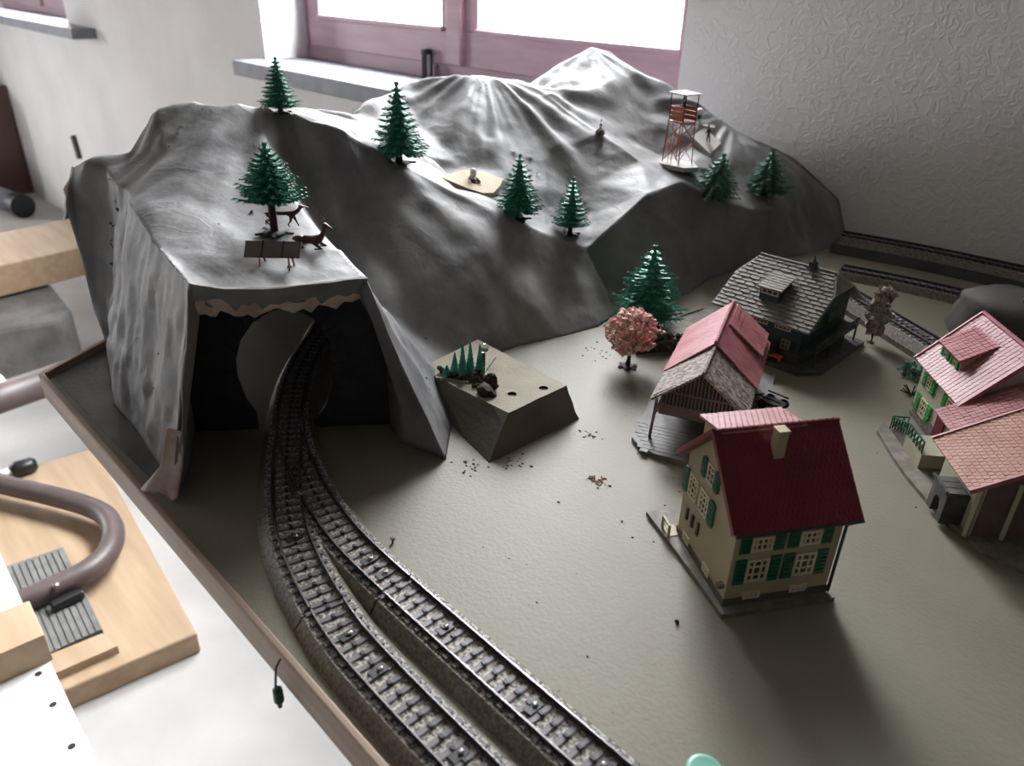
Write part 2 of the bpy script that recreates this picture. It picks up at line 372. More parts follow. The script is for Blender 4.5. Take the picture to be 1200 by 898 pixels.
# left face foot
cp('l0', P(124, 405, 0.001)); cp('l1', Z0(134, 474)); cp('l2', Z0(160, 505)); cp('l3', Z0(185, 545)); cp('l4', (-0.430, 0.126, 0.0))
# front edge of the plateau over the portal
cp('f1', PX(222, 332, -0.425)); cp('f2', PX(262, 338, -0.423)); cp('f3', PX(310, 338, -0.419)); cp('f4', PX(370, 332, -0.412)); cp('f5', PX(430, 325, -0.405))
cp('s1', PX(446, 372, -0.396)); cp('s2', PX(470, 430, -0.380)); cp('s3', PX(492, 475, -0.366)); cp('s4', (-0.350, 0.283, 0.0))
# gully foot and base of the dark face
cp('g1', (-0.385, 0.318, 0.0)); cp('g2', (-0.425, 0.352, 0.0)); cp('b0', (-0.452, 0.40, 0.0)); cp('b1', (-0.452, 0.456, 0.0)); cp('b2', (-0.440, 0.50, 0.0)); cp('b3', (-0.432, 0.545, 0)); cp('b4', Z0(722, 368)); cp('b5', Z0(760, 352)); cp('b6', Z0(805, 345)); cp('b7', Z0(835, 325)); cp('b8', (-0.43, 0.86, 0)); cp('b9', (-0.412, 0.93, 0)); cp('b10', (-0.400, 0.995, 0))
# right end, back
cp('r1', (-0.404, 1.03, 0.0)); cp('k0', (-0.43, 1.035, 0.05)); cp('k1', (-0.50, 1.035, 0.09)); cp('k2', (-0.60, 1.02, 0.10)); cp('k3', (-0.69, 0.975, 0.11)); cp('k4', (-0.79, 0.96, 0.10)); cp('k5', (-0.80, 0.80, 0.10)); cp('k6', (-0.79, 0.62, 0.09)); cp('k7', (-0.79, 0.45, 0.06)); cp('k8', (-0.77, 0.33, 0.05)); cp('k9', (-0.755, 0.24, 0.09))
# left open end
cp('e0', PX(84, 195, -0.735)); cp('e1', PX(75, 240, -0.722)); cp('e2', PX(95, 300, -0.715)); cp('e3', PX(110, 365, -0.709))
loop = ['l0','l1','l2','l3','l4','f1','f2','f3','f4','f5','s1','s2','s3','s4','g1','g2','b0','b1','b2','b3','b4','b5','b6','b7','b8','b9','b10','r1','k0','k1','k2','k3','k4','k5','k6','k7','k8','k9','e0','e1','e2','e3']
# hill over the portal
cp('a1', PX(118, 192, -0.700)); cp('a2', PX(150, 178, -0.695)); cp('a3', PX(180, 118, -0.69)); cp('a3b', PX(225, 116, -0.68)); cp('a4', PX(262, 121, -0.665)); cp('a4b', PX(302, 124, -0.655)); cp('a5', PX(330, 129, -0.645))
cp('h1', PX(150, 235, -0.61)); cp('h2', PX(186, 290, -0.505)); cp('h1b', PX(135, 215, -0.655))
cp('hm1', PX(215, 240, -0.56)); cp('hm2', PX(270, 270, -0.50)); cp('hm3', PX(190, 180, -0.64)); cp('hm4', PX(240, 190, -0.61)); cp('hm5', PX(330, 300, -0.45))
cp('q1', PX(400, 292, -0.445)); cp('q2', PX(362, 250, -0.50)); cp('q3', PX(328, 200, -0.565)); cp('q4', PX(306, 155, -0.625))
cp('gu1', (-0.455, 0.342, 0.022)); cp('gu2', (-0.51, 0.335, 0.055)); cp('gu3', (-0.565, 0.333, 0.095)); cp('gu4', (-0.61, 0.335, 0.14))
# ridge R1 with the V notch, then up again
for n, x, y, Y in (('r10', 345, 133, .345), ('r11', 400, 153, .375), ('r12', 460, 190, .42), ('r13', 540, 227, .47), ('r14', 610, 261, .52), ('r15', 655, 280, .555), ('v', 688, 291, .585), ('u1', 720, 262, .625), ('u2', 760, 226, .68), ('u3', 800, 213, .74), ('u4', 828, 226, .765), ('u5', 852, 240, .78), ('u6', 885, 247, .83), ('u7', 905, 243, .86)):
    cp(n, PY(x, y, Y))
cp('u8', (-0.44, 0.93, 0.045)); cp('fm1', PY(560, 300, .445)); cp('fm2', PY(700, 330, .60))
# lit valley
for n, x, y, Y in (('y1', 430, 148, .43), ('y2', 490, 178, .485), ('y3', 520, 203, .505), ('y4', 585, 222, .535), ('y5', 640, 245, .575), ('y6', 590, 200, .56), ('y7', 540, 190, .53)):
    cp(n, PY(x, y, Y))
for n, x, y, Y in (('p1', 400, 130, .43), ('p2', 440, 114, .50), ('p3', 480, 92, .57), ('p4', 545, 83, .62), ('p5', 600, 95, .665), ('p6', 640, 110, .69), ('c1', 672, 133, .705), ('c2', 705, 157, .715), ('c3', 750, 188, .73), ('c4', 780, 206, .738)):
    cp(n, PY(x, y, Y))
for n, x, y, Y in (('w1', 560, 150, .57), ('w2', 640, 175, .635), ('w3', 700, 215, .665), ('w4', 490, 145, .53), ('w5', 690, 250, .63)):
    cp(n, PY(x, y, Y))
# peak 3
for n, x, y, Y in (('z1', 622, 97, .74), ('z2', 655, 76, .79), ('z3', 692, 55, .84), ('z4', 716, 60, .86), ('z5', 755, 85, .875), ('z6', 798, 112, .89), ('z7', 842, 138, .915)):
    cp(n, PY(x, y, Y))
for n, x, y, Y in (('x1', 660, 112, .725), ('x2', 700, 130, .755), ('x3', 735, 160, .765), ('x4', 770, 186, .765), ('x5', 812, 194, .785), ('x6', 715, 95, .80), ('x7', 762, 145, .815), ('x8', 775, 182, .80), ('x9', 823, 170, .85), ('o1', 812, 205, .775), ('o2', 850, 205, .83), ('o3', 868, 165, .90), ('o4', 895, 200, .90), ('o5', 900, 222, .88), ('t1', 860, 150, .955), ('t2', 905, 178, .965), ('t3', 940, 203, .975), ('t4', 958, 240, .985), ('t5', 970, 268, .995)):
    cp(n, PY(x, y, Y))
ridges = [['a1','a2','a3','a3b','a4','a4b','a5','r10','r11','r12','r13','r14','r15','v','u1','u2','u3','u4','u5','u6','u7'], ['a1','h1b','h1','h2','f1'], ['f5','q1','q2','q3','q4','a4b'],
          ['gu1','gu2','gu3','gu4','a5'], ['p1','p2','p3','p4','p5','p6','c1','c2','c3','c4','u3'], ['p6','z1','z2','z3','z4','z5','z6','z7','t1'], ['t1','t2','t3','t4','t5'], ['z3','x6','x7','x8'], ['x4','x5'], ['g2','gu1']]
edges = [(names[a], names[b]) for l in ridges for a, b in zip(l, l[1:])]
edges += [(names[a], names[b]) for a, b in zip(loop, loop[1:]+loop[:1])]
vo, eo, fo, ov, oe, of = delaunay_2d_cdt([p.to_2d() for p in pts], edges, [[names[n] for n in loop]], 0, 1e-5)
zz = []
for i, src in enumerate(ov):
    if src: zz.append(pts[src[0]].z)
    else:   # an intersection point: nearest edge interpolation
        d = sorted((( (pts[j].to_2d()-vo[i]).length, pts[j].z) for j in range(len(pts))))[:2]
        zz.append((d[0][1]*d[1][0]+d[1][1]*d[0][0])/(d[0][0]+d[1][0]))
def inside(p):
    c = False; L = [pts[names[n]] for n in loop]
    for i in range(len(L)):
        a, b = L[i-1], L[i]
        if (a.y > p.y) != (b.y > p.y) and p.x < (b.x-a.x)*(p.y-a.y)/(b.y-a.y)+a.x: c = not c
    return c
def seg_d(p, a, b):
    ab = b-a; t = max(0, min(1, (p-a).dot(ab)/ab.length_squared)); return (p-(a+ab*t)).length
crisp = [(pts[names[a]].to_2d(), pts[names[b]].to_2d()) for l in (ridges[0][7:], ridges[4][5:], ridges[5][:5], ['h1','h2','f1','f2','f3','f4','f5','q1']) for a, b in zip(l, l[1:])]
bm = bmesh.new()
bv = [bm.verts.new((v.x, v.y, z)) for v, z in zip(vo, zz)]
for f in fo:
    c = sum((vo[i] for i in f), Vector((0, 0)))/len(f)
    if inside(c):
        try: bm.faces.new([bv[i] for i in f])
        except ValueError: pass
for _ in range(9):
    bmesh.ops.triangulate(bm, faces=bm.faces[:])
    le = [e for e in bm.edges if e.calc_length() > 0.0048]
    if not le: break
    bmesh.ops.subdivide_edges(bm, edges=le, cuts=1, use_grid_fill=False)
    bmesh.ops.triangulate(bm, faces=bm.faces[:])
    if _ in (2, 3, 4, 5):
        bmesh.ops.beautify_fill(bm, faces=bm.faces[:], edges=[e for e in bm.edges if not e.is_boundary and min(seg_d(((e.verts[0].co+e.verts[1].co)/2).to_2d(), a, b) for a, b in crisp) > 1e-4])
inner = [v for v in bm.verts if not v.is_boundary and v.link_faces and min(seg_d(v.co.to_2d(), a, b) for a, b in crisp) > 0.0015]
for _ in range(4): bmesh.ops.smooth_vert(bm, verts=inner, factor=0.5, use_axis_x=True, use_axis_y=True, use_axis_z=True)
bmesh.ops.delete(bm, geom=[v for v in bm.verts if not v.link_faces], context='VERTS')
bm.normal_update()
N = lambda n: pts[names[n]]
def fold(p, c, k, amp, rad, seed, a0=-9, a1=9):
    d = p - c; r = math.hypot(d.x, d.y); a = math.atan2(d.y, d.x)
    if r > rad or r < 0.004: return 0
    s = noise.noise(Vector((a*k, r*3, seed)))*1.6
    return amp * s * math.sin(math.pi*min(1, r/rad))**0.7
disp = {}
for v in bm.verts:
    if not v.link_faces: continue
    p = v.co; n = v.normal; edge = 0.35 if v.is_boundary else (1 if min(seg_d(p.to_2d(), a, b) for a, b in crisp) > 0.004 else 0.6)
    d = 0
    d += fold(p, N('p4')+Vector((0, .03, 0)), 5.5, 0.0065, 0.17, 3.1)
    d += fold(p, N('a4')+Vector((-.02, .05, 0)), 6.5, 0.0048, 0.30, 8.4)
    d += fold(p, N('z3'), 3.5, 0.003, 0.16, 1.7)
    d += fold(p, N('t1'), 7, 0.0035, 0.16, 5.7)
    # long soft creases down the dark face and the left side face
    if p.x > -0.62 and p.y > 0.3 and n.z < 0.8: d += 0.0035*noise.noise(Vector((p.x*14+p.y*20, p.y*6, p.z*5)))
    if p.y < 0.20 and n.z < 0.7:
        d += 0.005*noise.noise(Vector((p.x*34, 7.7, p.z*6))) + 0.0018*noise.noise(Vector((p.x*90, 2.2, p.z*30)))
        if p.z < 0.05: d += 0.003*noise.noise(Vector((p.x*80, p.z*60, 1.1)))
    # crumpled paste near the front of the plateau
    w_ = max(0, 1-abs(p.x+0.45)/0.10)*max(0, 1-p.y/0.24)
    d += w_*0.0035*abs(noise.noise(Vector((p.x*70, p.y*70, p.z*70))))
    d += 0.0022*noise.turbulence(Vector((p.x*22, p.y*22, p.z*22)), 3, False)-0.001
    cl = noise.cell(Vector((p.x*2, p.y*2, 0)))*0
    disp[v] = n*(d*edge)
for v, d in disp.items():
    if v.co.z < 0.001: continue
    v.co += d*min(1, v.co.z/0.02+0.25)
bmesh.ops.smooth_vert(bm, verts=inner, factor=0.5, use_axis_x=True, use_axis_y=True, use_axis_z=True)
bm.normal_update()
BV = BVHTree.FromBMesh(bm)
mtn = thing('mountain', (-0.55, 0.55, 0), 'grey painted canvas mountain range with a tunnel, standing along the far part of the board', 'model mountain')
me = bpy.data.meshes.new('canvas_skin')
for v in bm.verts: v.co -= mtn.location
bm.to_mesh(me); bm.free(); me.materials.append(M['cloth'])
me.polygons.foreach_set('use_smooth', [True]*len(me.polygons))
skin = bpy.data.objects.new('canvas_skin', me); skin.parent = mtn; COL.objects.link(skin)
so = skin.modifiers.new('canvas_thickness', 'SOLIDIFY'); so.thickness = 0.0007; so.offset = -1
def hit(px, py):
    h = BV.ray_cast(EYE, ray(px, py).normalized())
    return h[0]
def top(x, y):
    h = BV.ray_cast(Vector((x, y, 0.5)), Vector((0, 0, -1)))
    return h[0].z if h[0] else 0.0

# the cloth hangs down to the board behind the peaks
m = MB(); kk = [N(k) for k in ('k8', 'k7', 'k6', 'k5', 'k4', 'k3', 'k2', 'k1', 'k0', 'r1')]
for a, b in zip(kk, kk[1:]):
    if a.z < 0.002 and b.z < 0.002: continue
    m.slab([Vector((a.x, a.y, .0005)), Vector((b.x, b.y, .0005)), b+Vector((0, 0, .001)), a+Vector((0, 0, .001))], Vector((.001, -.001, 0)))
m.build('back_curtain', M['cloth'], mtn)
# portal plane
pa = Vector((-0.500, 0.168, 0)); pb = Vector((-0.415, 0.282, 0)); pu = (pb-pa).normalized(); pn = Vector((pu.y, -pu.x, 0))
def onportal(px, py):
    d = ray(px, py); t = (pa-EYE).dot(pn)/d.dot(pn); q = EYE+d*t; return (q-pa).dot(pu), q.z
arch = [onportal(*q) for q in [(300, 488), (287, 470), (277, 445), (275, 425), (281, 400), (296, 378), (318, 364), (336, 361), (356, 366), (374, 378), (386, 398), (390, 425), (389, 450), (382, 475), (368, 494)]]
pf = lambda s, z: pa+pu*s+Vector((0, 0, z))
L_ = (pb-pa).length
archp = [(arch[0][0], 0.0)]+arch+[(arch[-1][0], 0.0)]
outer = []
n = len(archp)
def out_of_(i):
    t = i/(n-1)
    if t < 0.3: return (-0.03, 0.145*t/0.3)
    if t < 0.7: return (-0.03+(L_+0.04)*(t-0.3)/0.4, 0.145-0.012*(t-0.3)/0.4)
    return (L_+0.01, 0.133*(1-t)/0.3)
def out_of(i):
    s_, z_ = out_of_(i); s_ = min(max(s_, 0.001), L_)
    q = pf(s_, 0); h_ = top(q.x, q.y)
    return (s_, min(z_, h_-0.004) if h_ > 0 else z_)
m = MB()
back = -pn*0.005
for i in range(n-1):
    a, b_ = archp[i], archp[i+1]; c, d = out_of(i), out_of(i+1)
    m.slab([pf(*a), pf(*b_), pf(*d), pf(*c)], back)
m.build('tunnel_portal', M['portal'], mtn)
m = MB()   # voussoirs round the arch
for i in range(2, n-2):
    a, b_ = Vector(archp[i]), Vector(archp[i+1]); cen = Vector((0.052, 0.05))
    for k in range(2):
        q0 = a.lerp(b_, k*0.5+0.04); q1 = a.lerp(b_, k*0.5+0.46)
        o0 = q0+(q0-cen).normalized()*0.009; o1 = q1+(q1-cen).normalized()*0.009
        m.slab([pf(*q0), pf(*q1), pf(*o1), pf(*o0)], pn*0.0012)
m.build('arch_stone', M['portal'], mtn, kind='stuff')
# curtain left of the portal (vertical cloth), right cheek and the hanging torn lip
def sheet(rows, name, m_, jit=0.0015, sub=8, thick=0.0012, seed=0.0, ragged=0.0):
    # rows: list of polylines of equal length, lofted
    R = []
    for row in rows:
        rr = []
        for a, b_ in zip(row, row[1:]):
            for k in range(sub): rr.append(Vector(a).lerp(Vector(b_), k/sub))
        rr.append(Vector(row[-1])); R.append(rr)
    RR = []
    for a, b_ in zip(R, R[1:]):
        for k in range(sub): RR.append([p.lerp(q, k/sub) for p, q in zip(a, b_)])
    RR.append(R[-1]); h = len(RR); wd = len(RR[0]); vs = []
    for i, row in enumerate(RR):
        for j, p in enumerate(row):
            k = noise.noise(Vector((p.x*60+seed, p.y*60, p.z*25)))*jit*2
            q = p+pn*k+Vector((0, 0, 0))
            if ragged and i == h-1: q.z += ragged*noise.noise(Vector((j*0.7, seed, 0)))
            elif ragged and i == h-2: q.z += ragged*0.5*noise.noise(Vector((j*0.7, seed, 0)))
            vs.append(q)
    fs = [(i*wd+j, i*wd+j+1, (i+1)*wd+j+1, (i+1)*wd+j) for i in range(h-1) for j in range(wd-1)]
    mb = MB().quadmesh(vs, fs)
    o = mb.build(name, m_, mtn, smooth=True)
    s = o.modifiers.new('thickness', 'SOLIDIFY'); s.thickness = thick
    return o
F1, F2, F3, F4, F5 = [N(k) for k in ('f1', 'f2', 'f3', 'f4', 'f5')]
sheet([[F1+Vector((-.001, 0, -.002)), F1+Vector((-.010, .010, -.006)), pf(0.012, 0.112)], [PX(213, 420, -0.43), PX(225, 425, -0.44), pf(0.004, 0.07)], [PX(207, 500, -0.432), PX(216, 505, -0.445), pf(0.0, 0.03)], [Z0(205, 583)+Vector((0, 0, .002)), Z0(214, 565), pf(0, 0.0)]], 'side_curtain', M['cloth'], 0.002)
sheet([[F5+Vector((-.014, -.004, -.008)), F5+Vector((-.006, -.002, -.005)), F5+Vector((-.001, 0, -.001))], [pf(L_, .07), PX(450, 420, -0.398), N('s2')], [pf(L_+.003, .03), PX(470, 480, -0.385), N('s3')], [pf(L_, 0), Z0(470, 520), N('s4')]], 'side_curtain', M['cloth'], 0.002, seed=4)
def lip(dz, mats, ragged, dx=0.0, name='canvas_lip', seed=0.0):
    rows = []
    for k in range(3):
        rows.append([q+Vector((0.0012+dx-0.004*k, 0, -dz*k/2-0.0005)) for q in (F1, F2, F3, F4, F5)])
    return sheet(rows, name, mats, 0.001, 6, 0.001, seed, ragged)
lip(0.013, M['cloth'], 0.010, seed=2.0)
lip(0.020, M['cloth_edge'], 0.010, dx=-0.003, name='torn_backing', seed=5.0)
# torn flap at the foot of the left curtain
fl = P(205, 585, 0); sheet([[PX(196, 500, -0.44), PX(214, 505, -0.43)], [PX(188, 545, -0.437), PX(212, 550, -0.424)], [PX(165, 572, -0.445), PX(205, 590, -0.415)]], 'torn_flap', M['cloth_edge'], 0.0025, 8, ragged=0.006, seed=9)
# torn hole edge on the left shoulder
sheet([[PX(82, 208, -0.738), PX(95, 200, -0.728)], [PX(74, 222, -0.735), PX(96, 225, -0.722)], [PX(80, 245, -0.730), PX(92, 243, -0.719)]], 'torn_backing', M['cloth_edge'], 0.002, 6, seed=11)
# plate with a hole, and the little lamp socket on it
def slope_frame(px, py):
    q = hit(px, py); return q
UP_ = Vector((0, 0, 1)); m = MB()
ha, hb, hc_ = hit(520, 208), hit(588, 211), hit(563, 226)
pln = (hb-ha).cross(hc_-ha).normalized(); pln = pln if pln.z > 0 else -pln
def onplate(px, py):
    d = ray(px, py); o_ = ha+pln*0.0028; return EYE+d*((o_-EYE).dot(pln)/d.dot(pln))
hole = onplate(556, 211)
ring_o = [onplate(*s_) for s_ in ((518, 208), (530, 203), (543, 199), (566, 203), (590, 209), (586, 218), (578, 226), (566, 226), (549, 221), (532, 214))]
ring_i = []
for p_ in ring_o:
    d = (p_-hole); d.normalize(); ring_i.append(hole+d*0.0072)
for i in range(len(ring_o)):
    j = (i+1) % len(ring_o); m.slab([ring_i[i], ring_i[j], ring_o[j], ring_o[i]], (0, 0, -0.0045))
m.build('plywood_plate', M['ply'], mtn)
MB().lathe([(0.0074, -0.0045), (0.0074, -0.0040)], hole, 16).build('hole_bottom', M['rust'], mtn)
bz = thing('indicator_bulb', hole+Vector((-0.002, 0, -0.0042)), 'small ivory bulb in the round hole of the bare plywood plate', 'bulb')
MB().lathe([(0.002, 0), (0.0021, 0.006), (0.0030, 0.0085), (0.0033, 0.0115), (0.0024, 0.0145), (0.0008, 0.0155)], bz.location, 14).build('glass_bulb', M['bulb'], bz, smooth=True)
MB().lathe([(0.0028, 0), (0.0028, 0.005)], bz.location, 12).build('socket', M['dark_steel'], bz)
# shelves under the watch tower and the lamp
# ------------------------------------------------------------------ tracks (studded-contact track on metal bed)
def smooth_line(p, n=6):
    p = [Vector((q[0], q[1], 0)) for q in p]; out = []
    for i in range(len(p)-1):
        a, b, c, d = p[max(i-1, 0)], p[i], p[i+1], p[min(i+2, len(p)-1)]
        for k in range(n):
            t = k/n
            out.append(0.5*((2*b)+(c-a)*t+(2*a-5*b+4*c-d)*t*t+(3*b-a-3*c+d)*t**3))
    out.append(p[-1]); return out
def resample(line, step):
    out = [line[0].copy()]; acc = 0
    for a, b in zip(line, line[1:]):
        L = (b-a).length; s = step-acc
        while s <= L: out.append(a.lerp(b, s/L)); s += step
        acc = L-(s-step)
    return out
def normals(line):
    ns = []
    for i in range(len(line)):
        d = (line[min(i+1, len(line)-1)]-line[max(i-1, 0)]).normalized(); ns.append(Vector((-d.y, d.x, 0)))
    return ns
def ribbon(line, prof, z0=0):   # prof: closed list of (offset, z)
    ns = normals(line); vs = []; k = len(prof)
    for p, n in zip(line, ns):
        for o, z in prof: vs.append(p+n*o+Vector((0, 0, z+z0)))
    m = len(line); fs = [(i*k+j, i*k+(j+1) % k, (i+1)*k+(j+1) % k, (i+1)*k+j) for i in range(m-1) for j in range(k)]
    fs += [tuple(range(k))[::-1], tuple((m-1)*k+j for j in range(k))]
    return MB().quadmesh(vs, fs)
def make_rail(line, o, hz, z, t):
    mb = ribbon(line, [(o-0.0011, hz), (o+0.0011, hz), (o+0.0004, hz+0.0006), (o+0.0004, hz+0.0030), (o+0.00042, hz+0.0034), (o-0.00042, hz+0.0034), (o-0.0004, hz+0.0030), (o-0.0004, hz+0.0006)], z)
    mb.mi = []
    for i in range(len(line)-1): mb.mi += [1, 1, 1, 0, 0, 0, 1, 1]
    mb.mi += [1, 1]
    return mb.build('rail', [M['rail'], M['rail_web']], t)
SL = MB()   # one sleeper: two round-shouldered halves, a centre contact stud, chairs and end bolts outside the rails
for a, b in ((-0.0080, 0.0080),):
    SL.slab([(-0.0018, a, 0), (0.0018, a, 0), (0.0018, b, 0), (-0.0018, b, 0)], (0, 0, 0.0004)).slab([(-0.0012, a, 0.0004), (0.0012, a, 0.0004), (0.0012, b, 0.0004), (-0.0012, b, 0.0004)], (0, 0, 0.0004))
for s in (-1, 1):
    SL.slab([(-0.0014, s*0.0096, 0), (0.0014, s*0.0096, 0), (0.0014, s*0.0118, 0), (-0.0014, s*0.0118, 0)], (0, 0, 0.0013))
sleeper_me = SL.mesh('sleeper', M['sleeper'])
stud_me = MB().box(-0.0013, -0.0008, 0.0, 0.0013, 0.0008, 0.0016).mesh('contact_stud', M['black_rubber'])
def track(name, line, label, group, z=0.0, dark=False, hz=0.0078, step=0.0077, sl=True, parent_thing=None, wl=0.0135, wr=0.0135, skip=None, raillen=None):
    line = smooth_line(line); base = line[0]
    t = parent_thing or thing(name, (base.x, base.y, z), label, 'toy track', group)
    bed = ribbon(line, [(-wl-0.0055, 0.0), (-wl, hz), (wr, hz), (wr+0.0055, 0.0)], z)
    nn = 4; bed.mi = []
    m = len(line)
    for i in range(m-1): bed.mi += [1, 0, 1, 1]
    bed.mi += [1, 1]
    bed.build('track_bed', [M['ballast'], M['ballast_side']], t)
    for s in (-1, 1):
        o = s*0.0088
        make_rail(line, o, hz, z, t)
    if sl:
        rs = resample(line, step); ns = normals(rs)
        for i, (p, n) in enumerate(zip(rs, ns)):
            if skip and skip(p): continue
            rz = math.atan2(n.y, n.x)-math.pi/2
            for nm, me_ in (('sleeper', sleeper_me), ('contact_stud', stud_me)):
                o = bpy.data.objects.new(nm, me_); o.parent = t; o.location = Vector((p.x, p.y, z+hz))-t.location; o.rotation_euler = (0, 0, rz); COL.objects.link(o)
    return t
cut = -0.262
left_full = [(-.66, .47), (-.645, .41), (-.613, .358), (-.5725, .3175), (-.5485, .292), (-.5225, .2685), (-.494, .2465), (-.465, .227), (-.437, .210), (-.405, .1905), (-.376, .1745), (-.352, .1630), (-.326, .1535), (-.300, .1466), (-.275, .1415)]
tunnel = thing('curved_track', (-.60, .33, 0), 'curved track piece inside the tunnel mouth behind the turnout', 'toy track', None)
track('curved_track', [(-.672, .52), (-.66, .47), (-.645, .41), (-.613, .358), (-.5725, .3175), (-.5485, .292), (-.5225, .2685), (-.505, .2545)], '', None, parent_thing=tunnel)
turnout = thing('turnout_track', (-.43, .20, 0), 'curved turnout with diverging rails and a frog, coming out of the tunnel mouth', 'toy track')
ta = [(-.504, .2538), (-.494, .2465), (-.465, .227), (-.437, .210), (-.405, .1905), (-.376, .1745), (-.352, .1630), (-.326, .1535), (-.300, .1466), (-.275, .1415)]
tb = [(-.504, .2538), (-.494, .2465), (-.465, .227), (-.437, .2125), (-.405, .2000), (-.37, .1895), (-.34, .183), (-.312, .1790), (-.285, .1775), (-.262, .1770)]
LA, LB = smooth_line(ta), smooth_line(tb)
hz = 0.0078
for ln in (LA, LB):
    bd = ribbon(ln, [(-0.019, 0.0), (-0.0135, hz), (0.0135, hz), (0.019, 0.0)]); bd.mi = []
    for i in range(len(ln)-1): bd.mi += [1, 0, 1, 1]
    bd.mi += [1, 1]
    if ln is LB: bd.v = [v-Vector((0, 0, 0.00015)) for v in bd.v]
    bd.build('track_bed', [M['ballast'], M['ballast_side']], turnout)
def dist_line(p, ln): return min((Vector((p.x, p.y, 0))-q).length for q in ln)
LAf, LBf = resample(LA, 0.002), resample(LB, 0.002)
def rail_of(ln, s, other, keep):
    o = s*0.0088; ns = normals(ln); run = []; runs = []
    for p, n in zip(ln, ns):
        q = p+n*o; d = dist_line(q, other)
        if keep(q, d): run.append(p)
        else:
            if len(run) > 2: runs.append(run)
            run = []
    if len(run) > 2: runs.append(run)
    for r_ in runs:
        make_rail(r_, o, hz, 0, turnout)
# stock rails run through; inner rails stop short of the frog gap
rail_of(LAf, -1, LBf, lambda q, d: True)
rail_of(LBf, 1, LAf, lambda q, d: True)
rail_of(LAf, 1, LBf, lambda q, d: not (0.0070 < d < 0.0088))
rail_of(LBf, -1, LAf, lambda q, d: not (0.0070 < d < 0.0088))
fr = P(356, 590, hz)
MB().slab([fr+Vector((-0.030, 0.0042, 0)), fr+Vector((-0.030, 0.0062, 0)), fr+Vector((-0.012, 0.0025, 0)), fr+Vector((-0.012, -0.002, 0))], (0, 0, 0.0026)).build('frog', M['rail'], turnout)
ribbon([p for p in LAf if -0.40 < p.x < -0.36], [(-0.0071, hz), (-0.0065, hz), (-0.0065, hz+0.0026), (-0.0071, hz+0.0026)]).build('guard_rail', M['rail'], turnout)
ribbon([p for p in LBf if -0.41 < p.x < -0.365], [(0.0065, hz), (0.0071, hz), (0.0071, hz+0.0026), (0.0065, hz+0.0026)]).build('guard_rail', M['rail'], turnout)
rsA = resample(LA, 0.0077); rsB = resample(LB, 0.0077)
for ln, other in ((rsA, None), (rsB, LAf)):
    for p, n in zip(ln, normals(ln)):
        if other and dist_line(p, other) < 0.0085: continue
        rz = math.atan2(n.y, n.x)-math.pi/2
        wide = 1.0
        for nm, me_ in (('sleeper', sleeper_me), ('contact_stud', stud_me)):
            o = bpy.data.objects.new(nm, me_); o.parent = turnout; o.location = Vector((p.x, p.y, hz))-turnout.location; o.rotation_euler = (0, 0, rz); COL.objects.link(o)
track('straight_track', [(-.274, .1415), (-.262, .1394), (-.24, .1372), (-.20, .1362), (-.15, .1362)], 'short studded track piece after the turnout, on the side of the oak rim', None)
track('straight_track', [(-.1493, .1362), (-.10, .1362), (-.02, .1362), (.06, .1362)], 'studded track at the board edge beside the oak rim, at the bottom of the photo', None)
track('straight_track', [(-.261, .1770), (-.24, .1768), (-.18, .1766), (-.108, .1766)], 'studded track piece after the turnout on the village side', None)
track('straight_track', [(-.1073, .1766), (-.05, .1766), (.05, .1766)], 'end piece of track on the village side, joined past the visible joint', None)
# square recesses with screws in the bed
trk = {o.name: o for o in bpy.data.objects if o.name.startswith(('straight_track', 'turnout'))}
for x, y, nm in ((-.2505, .1383, 'straight_track'), (-.222, .1364, 'straight_track'), (-.335, .1563, 'turnout_track'), (-.1625, .1362, 'straight_track'), (-.290, .1777, 'turnout_track'), (-.275, .1773, 'turnout_track'), (-.2215, .1768, 'straight_track.002'), (-.158, .1766, 'straight_track.002'), (-.117, .1766, 'straight_track.002')):
    t = trk[nm]
    pl_ = MB().box(x-0.0026, y-0.0044, hz, x+0.0026, y+0.0044, hz+0.0011).build('recess_plate', M['black_rubber'], t)
    MB().lathe([(0.0014, 0), (0.0014, 0.0009), (0.0007, 0.0012)], (x, y+0.0012, hz+0.0011), 10).build('screw_head', M['rail'], pl_)
# background tracks
A_, B_ = P(1004, 348, .013), P(1086, 397, .013); d_ = (B_-A_).normalized()
S_, E_ = A_-d_*0.10, B_+d_*0.13
t = thing('village_siding_track', (A_.x, A_.y, 0), 'grey raised track passing behind the dusty beige tree and the chalet', 'toy track')
track('village_siding_track', [S_, A_, B_, E_], '', None, z=0.005, parent_thing=t, step=0.0075)
ribbon(smooth_line([S_, A_, B_, E_]), [(-0.0205, 0.0), (-0.0200, 0.0052), (0.0200, 0.0052), (0.0205, 0.0)]).build('embankment', M['ballast_side'], t)
# track along the wall on a dark ramp
W0, W1_, W2_ = Vector((-0.40, 0.985, 0)), Vector((-0.22, 1.015, 0)), Vector((0.18, 1.02, 0))
t = thing('wall_track', (W0.x, W0.y, 0), 'dark raised track running along the foot of the stucco wall', 'toy track')
ribbon(smooth_line([W0, W1_, W2_]), [(-0.026, 0.0), (-0.022, 0.012), (0.022, 0.012), (0.026, 0.0)]).build('embankment', M['mound'], t)
track('wall_track', [W0+Vector((.006, 0, 0)), W1_, W2_], '', None, z=0.0119, parent_thing=t, step=0.0085)
V0, V1, V2 = P(985, 322, 0), P(1060, 337, 0), P(1125, 352, 0)
t = thing('branch_track', V0, 'low dark track curving from the wall track towards the mound', 'toy track')
track('branch_track', [V0, V1, V2], '', None, z=0.0, parent_thing=t, step=0.0085)
